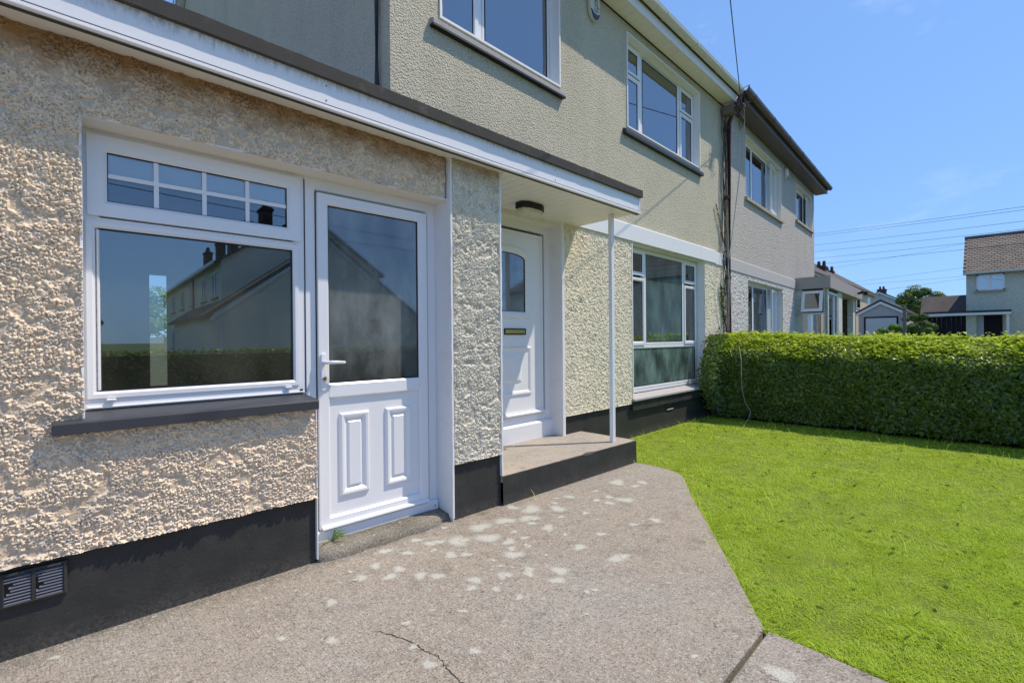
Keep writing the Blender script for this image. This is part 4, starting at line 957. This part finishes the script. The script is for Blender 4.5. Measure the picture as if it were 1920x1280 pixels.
# ------------------------------------------------------------------ next house (grey)
NB = thing('semi_detached_house', (12.5, 3.3, 0), 'grey rendered neighbouring house with brown eaves just beyond the hedge', 'house')
a = AN; NY = 2.978; NX0 = 9.03; NX1 = 16.2
U1 = (10.0, 12.62, 4.02, 5.2); U2 = (14.04, 15.9, 4.45, 5.2); U2 = (14.04, 15.9, 4.30, 5.2); LW = (10.06, 12.6, .55, 2.40)
blocks('upper_wall', NX0, NX1, NY, NY + .14, 2.72, 5.42, [U1, U2], M_NUP, NB, a)
rough_wall('wall', NX0, 13.9, .3, 2.50, NY, .016, [LW], .016, .034, M_DASHN, NB, a, 71, 0, .9, .1)
blocks('wall_core', NX0, NX1, NY + .02, NY + .14, 0, 2.5, [LW], M_NUP, NB, a)
B(a).extr([(NY - .03, 2.49), (NY - .03, 2.70), (NY - .02, 2.712), (NY + .02, 2.718), (NY + .02, 2.49)], 'x', NX0, 13.9).obj('lintel_band', M_BAND, NB)
b = B(a); b.extr([(NY + .001, 0), (NY + .001, 5.4), (7.4, 8.9), (11.6, 5.4), (11.6, 0)], 'x', NX1 - .2, NX1); b.box(NX0, NX1 - .2, 11.4, 11.6, 0, 5.4); b.obj('gable_wall', M_NUP, NB)
b = B(a); b.extr([(2.66, 5.52), (7.4, 9.25), (11.9, 5.52), (11.9, 5.46), (7.4, 9.17), (2.68, 5.46)], 'x', NX0 - .02, NX1 + .25); rfn = b.obj('roof', M_TILED, NB)
b = B(a); slope_tiles(b, NX0, NX1 + .25, 2.62, 5.52, 7.4, 9.28, .33, .5); b.obj('tiles', M_TILE, rfn, kind='stuff')
B(a).box(NX0 - .02, NX1 + .2, 2.70, NY, 5.385, 5.395).obj('soffit', M_BROWN, NB)
B(a).box(NX0 - .02, NX1 + .2, 2.675, 2.70, 5.37, 5.52).obj('eaves_fascia', M_BROWN, NB)
gutter(NX0 - .25, NX1 + .22, 2.675 - .062, 5.53, M_BROWN, NB, a, .058, 1.2)
def nwin(Wd, label, tops=True, casem=True):
    x0, x1, z0, z1 = Wd; yf = NY + .10; wd_ = x1 - x0
    b = B(a); b.rect(x0 + .01, x1 - .01, z0 + .01, z1 - .01, FR(yf, .05))
    c1 = x0 + wd_ * .27; c2 = x0 + wd_ * .68; b.box(c1 - .03, c1 + .03, yf, yf + .05, z0 + .06, z1 - .06); b.box(c2 - .03, c2 + .03, yf, yf + .05, z0 + .06, z1 - .06)
    w = b.obj('window', M_WHITE, NB, label=label)
    b = B(a); b.rect(x0 - .01, x1 + .01, z0 - .01, z1 + .01, [(0, NY - .006), (.018, NY - .006), (.018, yf + .01), (.011, yf + .01), (.011, NY + .01), (0, NY + .01)]); b.obj('reveal', M_CREAMR, w)
    for p, q, s in ((x0 + .06, c1 - .03, 0), (c1 + .03, c2 - .03, 0)): sash(p, q, z0 + .06, z1 - .06, yf, .03, w, a, M_GLASSU, proud=.0)
    # right-hand casement standing ajar
    q0 = c2 + .03; q1 = x1 - .06; h_ = .08 if casem else .0
    b = B(a)
    def sh(x, d): return yf - .02 - h_ * (q1 - x) / (q1 - q0) + d
    for (xa, xb, za, zb) in ((q0, q0 + .05, z0 + .06, z1 - .06), (q1 - .05, q1, z0 + .06, z1 - .06), (q0 + .05, q1 - .05, z0 + .06, z0 + .11), (q0 + .05, q1 - .05, z1 - .11, z1 - .06)):
        v = [b.V(x, sh(x, d), z) for x in (xa, xb) for d in (0, .04) for z in (za, zb)]
        for f in ((0, 1, 3, 2), (4, 6, 7, 5), (0, 4, 5, 1), (2, 3, 7, 6), (0, 2, 6, 4), (1, 5, 7, 3)): b.F([v[i] for i in f])
    b.obj('casement', M_WHITE, w)
    b = B(a); xa, xb = q0 + .05, q1 - .05; za, zb = z0 + .11, z1 - .11; b.F([b.V(xa, sh(xa, .02), za), b.V(xb, sh(xb, .02), za), b.V(xb, sh(xb, .02), zb), b.V(xa, sh(xa, .02), zb)]); b.obj('pane', M_GLASSU, w)
    B(a).box(x0 + .1, x0 + (wd_ * .55 if z0 < 3 else wd_ * .30), yf + .06, yf + .065, z0 + .05, z1 - .05).obj('curtain_or_sky_panel', M_BLIND_SKY, w); B(a).box(x1 - wd_ * .30, x1 - .1, yf + .062, yf + .067, z0 + .05, z1 - .05).obj('curtain_or_sky_panel', M_BLIND_SKY, w)  # pale panels behind the panes stand in for bright sky reflected in them
    if z0 > 3: B(a).extr([(NY - .05, z0 - .09), (NY - .05, z0 - .03), (yf, z0 + .004), (yf, z0 - .09)], 'x', x0 - .06, x1 + .05).obj('sill', M_BEIGE, w)
    room(x0 - .3, x1 + .3, z0 - .3, z1 + .1, yf + .06, 6, NB, a)
nwin(U1, 'upper left window with one casement ajar'); nwin(U2, 'upper right window with one casement ajar'); nwin(LW, 'ground floor window behind the hedge')
alarm(13.02, NY, 5.17, .9, a, 'small white alarm box under the brown eaves between the upper windows', False)
# porch and garage in front of it
PX = 13.9; PY = 2.27
b = B(a)
b.box(PX, PX + .03, PY + .03, NY, .0, .9 ); b.box(PX, PX + .03, PY + .55, NY, .9, 2.47); b.box(PX, PX + .03, PY + .03, PY + .10, .9, 2.47); b.obj('porch_side', M_FARW, NB)
b = B(a); b.box(PX, 14.0, PY, PY + .06, 0, 2.47); b.box(15.35, 15.9, PY, PY + .06, 0, 2.47); b.box(PX + .1, 15.35, PY, PY + .06, 0, .7); b.obj('porch_front', M_FARW, NB); B(a).box(18.6, 19.0, PY + .1, PY + .25, 0, 2.47).obj('garage_pier', M_FARW, NB)
B(a).box(15.95, 16.5, PY + .1, 3.0, 0, 2.47).obj('pebble_pier', M_DASHN, NB); B(a).box(19.0, 19.2, PY + .1, 6.0, 0, 2.47).obj('pebble_pier', M_DASHN, NB)
b = B(a); b.rect(14.0, 15.35, .7, 2.40, FR(PY + .01, .06)); b.box(14.75, 14.8, PY + .01, PY + .05, .76, 2.34); wdw = b.obj('window', M_WHITE, NB); pane(14.06, 15.29, .76, 2.34, PY + .04, wdw, a, M_GLASSU)
# tilted open top light on the porch side
b = B(a); zc = 2.42
def til(y, z): return (PX - .02 - (zc - z) * .32, y, z)
for (ya, yb, za, zb) in ((PY + .10, PY + .17, 1.90, 2.42), (PY + .48, PY + .55, 1.90, 2.42), (PY + .17, PY + .48, 1.90, 1.97), (PY + .17, PY + .48, 2.35, 2.42)):
    v = [b.V(til(y, z)[0] + d, y, z) for y in (ya, yb) for d in (0, .035) for z in (za, zb)]
    for f in ((0, 1, 3, 2), (4, 6, 7, 5), (0, 4, 5, 1), (2, 3, 7, 6), (0, 2, 6, 4), (1, 5, 7, 3)): b.F([v[i] for i in f])
ol = b.obj('open_window', M_WHITE, NB)
b = B(a); b.F([b.V(*[til(y, z)[0] + .02, y, z]) for y, z in ((PY + .17, 1.97), (PY + .48, 1.97), (PY + .48, 2.35), (PY + .17, 2.35))]); b.obj('pane', M_GLASSU, ol)
b = B(a); b.box(PX, PX + .04, PY + .10, PY + .55, 1.83, 1.88); b.obj('transom', M_WHITE, NB); pg = B(a).box(PX + .01, PX + .014, PY + .10, PY + .55, .9, 1.83).obj('pane', M_GLASSU, NB)
b = B(a); b.box(PX - .03, 19.3, PY - .06, PY - .03, 2.47, 2.76); b.box(PX - .06, PX - .03, PY - .06, NY, 2.47, 2.76); b.obj('porch_fascia', M_TAUPE, NB)
B(a).box(PX - .03, 19.3, PY - .03, NY + 2, 2.72, 2.75).obj('porch_roof', M_FELT, NB); B(a).box(PX - .03, 19.3, PY - .03, NY + 2, 2.47, 2.48).obj('porch_soffit', M_BEIGE, NB)
b = B(a); b.extr([(PX - .06, 2.77), (PX + .4, 2.77), (PX + .4, 2.84)], 'y', NY - .06, NY - .001) if False else None; b.bm.free()
for k in range(12): B(a).box(16.5 + k * .175 + .006, 16.5 + (k + 1) * .175 - .006, PY + .5, PY + .54, 0, 1.95).obj('garage_plank', M_PINK, NB)
B(a).box(16.5, 18.6, PY + .5, PY + .54, 1.95, 2.0).obj('garage_rail', M_BEIGE, NB)
B(a).box(16.5, 18.6, PY + .53, PY + .54, 2.0, 2.47).obj('pane', M_GLASSU, NB); B(a).box(PX + .2, 18.9, NY - .01, NY + .03, 0, 2.47).obj('porch_back', M_CREAMR, NB) if False else None
b = B(a); b.tube([(17.95, PY - .10, 2.58), (17.9, PY - .25, 2.62), (17.75, PY - .32, 2.56)], [.03, .05, .06], 8); tag(b.obj('floodlight', M_DARK), 'small black security light on the porch fascia of the grey house', 'security light')

# ------------------------------------------------------------------ far buildings
def gable_house(name, label, cat, x0, x1, y0, y1, ze, zr, axis, wm, rm, group=None, ov=.3, rooftiles=True):
    """block with a pitched roof, ridge along axis"""
    t = thing(name, ((x0 + x1) / 2, (y0 + y1) / 2, 0), label, cat, group)
    if axis == 'x':
        m_ = (y0 + y1) / 2; b = B(); b.extr([(y0, 0), (y0, ze), (m_, zr), (y1, ze), (y1, 0)], 'x', x0, x1); b.obj('wall', wm, t)
        b = B(); s = (zr - ze) / (m_ - y0); b.extr([(y0 - ov, ze - ov * s + .04), (m_, zr + .04), (y1 + ov, ze - ov * s + .04), (y1 + ov, ze - ov * s + .18), (m_, zr + .2), (y0 - ov, ze - ov * s + .18)], 'x', x0 - ov * .6, x1 + ov * .6); rf = b.obj('roof', rm, t)
        b = B(); b.extr([(y0 - ov, ze - ov * s - .10), (m_, zr - .10), (y1 + ov, ze - ov * s - .10), (y1 + ov, ze - ov * s + .05), (m_, zr + .05), (y0 - ov, ze - ov * s + .05)], 'x', x0 - ov * .6 - .03, x0 - ov * .6 + .02); b.obj('bargeboard', M_WHITE, t)
    else:
        m_ = (x0 + x1) / 2; b = B(); b.extr([(x0, 0), (x0, ze), (m_, zr), (x1, ze), (x1, 0)], 'y', y0, y1); b.obj('wall', wm, t)
        b = B(); s = (zr - ze) / (m_ - x0); b.extr([(x0 - ov, ze - ov * s + .04), (m_, zr + .04), (x1 + ov, ze - ov * s + .04), (x1 + ov, ze - ov * s + .18), (m_, zr + .2), (x0 - ov, ze - ov * s + .18)], 'y', y0 - ov * .3, y1 + ov * .3); rf = b.obj('roof', rm, t)
    return t, rf
def chimney(parent, x, y, z0, z1, w=.5, d=.8, pots=2):
    b = B(); b.box(x - w / 2, x + w / 2, y - d / 2, y + d / 2, z0, z1); b.box(x - w / 2 - .06, x + w / 2 + .06, y - d / 2 - .06, y + d / 2 + .06, z1 - .2, z1 - .08); c = b.obj('chimney', M_CHIM, parent)
    for k in range(pots): yy = y + (k - (pots - 1) / 2) * .35; B().tube([(x, yy, z1), (x, yy, z1 + .35)], [.13, .1], 8).obj('chimney_pot', M_CHIM, c if c.parent and c.parent.parent is None else parent)
# right: house across the side road, facing us
RH = thing('house', (44, -4, 0), 'pale green rendered house with grey tiled roof and dark doors at the right edge', 'house')
b = B(); b.extr([(40, 0), (40, 4.98), (44, 7.55), (48, 4.98), (48, 0)], 'y', -9, .87); b.obj('wall', M_FARW, RH)
b = B(); b.extr([(39.7, 5.0), (44, 7.72), (48.3, 5.0), (48.3, 4.9), (44, 7.62), (39.7, 4.9)], 'y', -9.1, 1.0); rf = b.obj('roof', M_TILED, RH)
# tile courses, rows along y
b = B(); n_c = 20; Lr = hypot(4.3, 2.72)
for i in range(n_c):
    s0 = i / n_c; s1 = (i + 1) / n_c + .01
    k = 40
    for j in range(k):
        y0_ = -9.1 + 10.0 * j / k + .012 + .12 * (i % 2); y1_ = -9.1 + 10.0 * (j + 1) / k - .012 + .12 * (i % 2); o = .03 + random.uniform(0, .012)
        v = [b.V(39.7 + 4.3 * s0 - o * .5, y0_, 5.0 + 2.72 * s0 + o), b.V(39.7 + 4.3 * s0 - o * .5, y1_, 5.0 + 2.72 * s0 + o), b.V(39.7 + 4.3 * s1, y1_, 5.0 + 2.72 * s1 + .01), b.V(39.7 + 4.3 * s1, y0_, 5.0 + 2.72 * s1 + .01)]
        b.F(v); b.F([b.V(39.7 + 4.3 * s0, y0_, 5.0 + 2.72 * s0), b.V(39.7 + 4.3 * s0, y1_, 5.0 + 2.72 * s0), v[1], v[0]])
b.obj('tiles', tiles('roof_tile_buff', (.17, .14, .11)), rf, kind='stuff')
B().box(43.85, 44.15, -9.1, 1.02, 7.66, 7.82).obj('ridge', M_TILE, rf, bev=.04)
B().box(39.62, 39.75, -9.1, 1.0, 4.93, 5.06).obj('gutter', M_GUT, RH)
def far_window(parent, x, y0, y1, z0, z1, split=None):
    b = B()
    b.box(x - .05, x + .02, y0, y0 + .07, z0, z1); b.box(x - .05, x + .02, y1 - .07, y1, z0, z1); b.box(x - .05, x + .02, y0, y1, z0, z0 + .07); b.box(x - .05, x + .02, y0, y1, z1 - .07, z1)
    if split: b.box(x - .05, x + .02, split - .07, split + .07, z0 + .07, z1 - .07)
    w = b.obj('window', M_WHITE, parent); B().box(x - .02, x - .01, y0 + .07, y1 - .07, z0 + .07, z1 - .07).obj('pane', M_GLASSU, w)
    B().box(x - .009, x - .002, y0 + .07, y1 - .07, z0 + .07, z1 - .07).obj('curtain_or_sky_panel', mat('sky_reflection_blue', (.30, .42, .6), .8)[0], w); B().box(x - .12, x + .01, y0 - .08, y1 + .08, z0 - .1, z0 - .01).obj('sill', M_BEIGE, w)  # blue panel behind the glass paints in the reflected sky
far_window(RH, 40, -.76, .42, 3.95, 4.88, -.17)
far_window(RH, 40, -4.6, -2.8, 3.95, 4.88, -3.7); far_window(RH, 40, -4.8, -2.6, .9, 2.3, -3.7)
b = B(); b.box(39.0, 40.0, -1.0, 2.78, 2.62, 2.74); b.obj('canopy_roof', M_FELT, RH); B().box(39.0, 40.0, -1.0, 2.78, 2.48, 2.615).obj('canopy_fascia', M_WHITE, RH)
b = B(); b.box(39.4, 44, 2.62, 2.76, 0, 2.48); b.box(39.4, 39.6, .42, .87, 0, 2.48); b.obj('garage_wall', M_FARW, RH)
for k in range(8): B().box(39.5, 39.56, .87 + k * .21875 + .008, .87 + (k + 1) * .21875 - .008, 0, 2.45).obj('garage_plank', M_FDARK, RH)
B().box(39.9, 40.0, .12, .42, 0, 2.45).obj('side_light', M_FGAR, RH); B().box(39.9, 39.99, -.66, .12, 0, 2.45).obj('front_door', M_FDARK, RH)
B().box(39.86, 39.9, -.1, -.02, 1.0, 1.35).obj('door_handle', M_WHITE, RH); B().box(39.05, 39.17, -.92, -.80, 0, 2.48).obj('canopy_post', M_WHITE, RH)
b = B(); b.box(40.5, 44, .88, 2.6, 0, 2.4); b.obj('garage_body', M_FARW, RH)
# tiled roof seen over the garage
t, rf = gable_house('outbuilding', 'low outbuilding with plain dark tiled roof beyond the black garage door', 'outbuilding', 45.5, 49.5, .95, 3.35, 2.5, 4.0, 'y', M_FARW, M_TILED)
# blue-grey garage with white door
G, rf = gable_house('garage', 'small pale garage with pitched roof and white up-and-over door', 'garage', 37, 42, 3.5, 5.75, 2.72, 3.36, 'x', M_FARG, M_TILED, None, .12)
b = B(); b.box(36.93, 37.0, 5.38, 5.46, 0, 2.5); b.box(36.93, 37.0, 3.78, 3.86, 0, 2.5); b.box(36.93, 37.0, 3.86, 5.38, 2.42, 2.5); b.obj('door_frame', M_FDARK, G); B().box(36.95, 36.99, 3.86, 5.38, 0, 2.42).obj('garage_door', M_FGAR, G, bev=.005)
# gable house further off
t, rf = gable_house('house', 'far pale gabled house with a chimney rising behind the small garage', 'house', 75, 84, 6.0, 13.0, 4.75, 6.75, 'x', M_FARG, M_TILED)
chimney(t, 77, 9.5, 6.5, 7.3, .6, .9, 2)
# terrace beyond the neighbour
T2, rf = gable_house('terraced_houses', 'distant grey terrace with dark roof and chimneys beyond the porch of the grey house', 'terrace', 31, 57, 7.6, 15.5, 5.25, 8.0, 'x', M_UPS, M_TILED)
for x, y, z in ((44, 9.2, 6.85), (50, 9.85, 7.1)): chimney(T2, x, y, 5.9, z, .5, .6, 2)
B().box(31, 57, 7.32, 7.42, 5.02, 5.14).obj('gutter', M_GUT, T2)
for x in (36, 42, 48, 53): 
    b = B(); b.rect(x, x + 1.6, 3.6, 4.8, FR(7.56, .07)); w = b.obj('window', M_WHITE, T2); B().box(x + .05, x + 1.55, 7.58, 7.59, 3.65, 4.75).obj('pane', M_GLASSU, w)

# ------------------------------------------------------------------ trees and bushes beyond
def tree(name, label, cat, x, y, z0, z1, r, n, leaf, m, trunk=True, seed=1, clumps=26, group=None):
    t = thing(name, (x, y, 0), label, cat, group); rr = np.random.default_rng(seed)
    cs = []
    while len(cs) < clumps:
        p = rr.uniform(-1, 1, 3)
        if p @ p < 1: cs.append([x + p[0] * r, y + p[1] * r, (z0 + z1) / 2 + p[2] * (z1 - z0) / 2])
    cs = np.array(cs); k = rr.integers(0, clumps, n); d = rr.normal(size=(n, 3)); d /= np.linalg.norm(d, axis=1, keepdims=True)
    rad = r * rr.uniform(.22, .42, clumps); P = cs[k] + d * (rad[k] * rr.uniform(.5, 1.05, n) ** .5)[:, None] * np.array([1, 1, .8])
    leaves('crown', P, d + np.array([0, 0, .4]), leaf, m, t, 'stuff', .7)
    if trunk:
        b = B(); zc = (z0 + z1) / 2; b.tube([(x, y, -.07), (x + .05, y, z0 * .6), (x, y, zc)], [r * .1, r * .075, r * .04], 8)
        for c in cs[:10]: b.tube([(x, y, z0 * .8), ((x + c[0]) / 2, (y + c[1]) / 2, (z0 + c[2]) / 2 + .1), tuple(c)], [r * .04, r * .025, r * .01], 5)
        b.obj('trunk', M_WOODP, t)
    return t
tree('tree', 'round leafy tree standing behind the garages under the overhead lines', 'tree', 62, 4.7, 2.6, 5.9, 1.95, 13000, .18, M_TREE, seed=3, clumps=34)
tree('bush', 'bright green bush growing left of the grey post', 'bush', 34.2, 3.80, .6, 2.05, .75, 6500, .10, M_BUSH, seed=5, clumps=18)
tree('bush', 'darker rounded bush growing right of the grey post', 'bush', 34.6, 2.74, .6, 2.55, .80, 8000, .10, M_TREE, seed=6, clumps=20)
tree('bush', 'dark low bush half hidden behind the small garage roof', 'bush', 48, 4.2, 1.2, 3.0, 1.1, 3000, .13, M_TREE, seed=8, clumps=16)
PS = thing('post', (33.2, 3.13, 0), 'weathered grey wooden post standing between the two bushes', 'post')
B().tube([(33.2, 3.13, -.1), (33.2, 3.13, 1.6), (33.2, 3.13, 2.75)], [.085, .08, .075], 8).obj('shaft', M_WOODP, PS); B().box(33.1, 33.3, 3.03, 3.23, 2.75, 2.80).obj('cap', M_WOODP, PS, bev=.02)
# overhead lines
LN = [((45, 9.771, 9.641), (30, -1.157, 6.821)), ((45, 9.772, 9.47), (30, -1.156, 6.685)), ((45, 9.776, 8.741), (30, -1.154, 6.209)), ((45, 9.779, 8.226), (30, -1.153, 5.869)), ((45, 9.782, 7.669), (30, -1.152, 5.552)), ((45, 9.785, 7.197), (30, -1.151, 5.28)),
      ((45, 9.418, 6.685), (45, 1.0, 7.6)), ((45, 7.993, 5.493), (45, .6, 6.03)), ((45, 7.306, 5.308), (45, -1.72, 5.481)), ((45, 8.2, 4.55), (45, -1.72, 5.52))]
LL = ['topmost of the thin overhead lines crossing the sky', 'second overhead line from the top, close under the topmost', 'third overhead line from the top in the sky', 'fourth overhead line from the top in the sky', 'fifth overhead line from the top in the sky', 'sixth overhead line, meeting the ridge of the green house', 'overhead line passing in front of the tiled roof slope', 'overhead line sagging just above the upper window of the green house', 'overhead line crossing the upper window of the green house', 'lowest overhead line, just above the tree and far roofs']
for i, (p, q) in enumerate(LN):
    p = Vector(p); q = Vector(q); d = q - p; wire('power_line', sag(p - d * .35, q + d * .5, .10, 12), .008 if i < 6 else .0065, M_WIRE, LL[i], 'power line', 'overhead lines across the sky', 4)
# ------------------------------------------------------------------ across the road, behind the viewer: shows mirrored in the panes
M_OPP = paint('opposite_render', (.88, .83, .68), .8, .2)
OH, rf = gable_house('house', 'beige gabled house across the road mirrored in the window and door panes', 'house', 4.2, 14.2, -30, -18.0, 2.5, 6.2, 'y', M_OPP, M_TILE)
chimney(OH, 9.2, -24, 5.9, 7.3)
B().extr([(4.1, 2.32), (9.2, 6.2), (14.3, 2.32), (14.3, 2.14), (9.2, 6.02), (4.1, 2.14)], 'y', -17.98, -17.9).obj('bargeboard', M_WHITE, OH)
b = B(); b.box(11.2, 11.28, -17.99, -17.93, 1.6, 2.5); b.box(11.92, 12.0, -17.99, -17.93, 1.6, 2.5); b.box(11.28, 11.92, -17.99, -17.93, 1.6, 1.68); b.box(11.28, 11.92, -17.99, -17.93, 2.42, 2.5); ow = b.obj('window', M_WHITE, OH); B().box(11.28, 11.92, -17.98, -17.97, 1.68, 2.42).obj('pane', M_DARK, ow)
B().box(8.7, 9.1, -17.99, -17.9, 1.3, 1.8).obj('meter_box', M_BROWN, OH); B().box(9.9, 10.0, -17.99, -17.86, 3.4, 3.5).obj('wall_vent', M_DARK, OH)
B().tube([(4.5, -17.9, 2.3), (4.5, -17.9, 0)], .05, 8).obj('downpipe', M_WHITE, OH)
O2 = thing('terraced_houses', (7, -34, 0), 'two storey terrace seen only mirrored in the left window', 'terrace')
b = B(); b.extr([(5.0, 0), (5.0, 5.2), (9.0, 7.9), (13.0, 5.2), (13.0, 0)], 'y', -44, -20.5); b.obj('wall', M_OPP, O2)
b = B(); b.extr([(4.7, 5.1), (9, 8.1), (13.3, 5.1), (13.3, 4.98), (9, 7.95), (4.7, 4.98)], 'y', -44.2, -20.3); b.obj('roof', M_TILED, O2)
for y in (-23, -27, -31, -35, -40): chimney(O2, 7.6, y, 6.8, 8.6, .5, .9, 2)
for y in (-22.5, -25.5, -29.5, -33.5, -38): far_window(O2, 5.0, y, y + 1.3, 3.5, 4.7, y + .65); far_window(O2, 5.0, y, y + 1.5, .9, 2.2, y + .75)
B().box(4.6, 4.72, -44, -20.4, 4.98, 5.12).obj('gutter', M_WHITE, O2); B().tube([(4.9, -27.9, 5.0), (4.9, -27.9, 0)], .05, 8).obj('downpipe', M_DOWNP, O2)
t, rf = gable_house('house', 'pale gabled house mirrored in the tall front window', 'house', 27, 36, -20, -4.6, 4.9, 7.4, 'y', M_OPP, M_TILED)
t, rf = gable_house('house', 'small white gabled house far across the road mirrored at the left of the window', 'house', -3.5, 1.0, -60, -52, 3.4, 6.0, 'y', M_FARW, M_TILED)
H2 = thing('hedge', (6, -7.2, 0), 'low dark hedge along the front of the garden mirrored in the panes', 'hedge')
B().box(-1, 22, -7.45, -6.95, -.1, 1.0).obj('hidden_core', mat('hedge_inner_b', (.03, .045, .012), 1)[0], H2)
n_ = 16000; P = np.stack([rng.uniform(-1.2, 22, n_), -6.95 + rng.normal(0, .05, n_), rng.uniform(0, 1.08, n_)], 1); P[n_ // 2:, 1] = rng.uniform(-7.5, -6.9, n_ - n_ // 2); P[n_ // 2:, 2] = 1.06 + rng.normal(0, .03, n_ - n_ // 2)
Nn = np.tile([[0, 1., .3]], (n_, 1)) + rng.normal(0, .4, (n_, 3)); Nn[n_ // 2:] = np.array([0, 0, 1.]) + rng.normal(0, .4, (n_ - n_ // 2, 3)); leaves('foliage', P, Nn, .08, M_HEDGE, H2)
for i, (za, zb) in enumerate(((7.3, 6.2), (6.2, 6.0))): wire('power_line', sag((-14, -14, za), (26, -16, zb), .4, 16), .014, M_WIRE, ('higher', 'lower')[i] + ' of two overhead lines mirrored in the window panes', 'power line', 'overhead lines across the road')
# rear garden wall seen through the room
tag(B().box(-6, 6, 14, 14.2, -.07, 1.40).obj('garden_wall', paint('garden_wall_render', (.30, .31, .24), .9, .5, (.12, .13, .08))), 'pale rear garden wall glimpsed through the left window', 'wall')
tree('bush', 'leafy shrub behind the house glimpsed through the left window', 'bush', 2.25, 17.0, .8, 2.9, 1.15, 5000, .11, M_BUSH, seed=11)
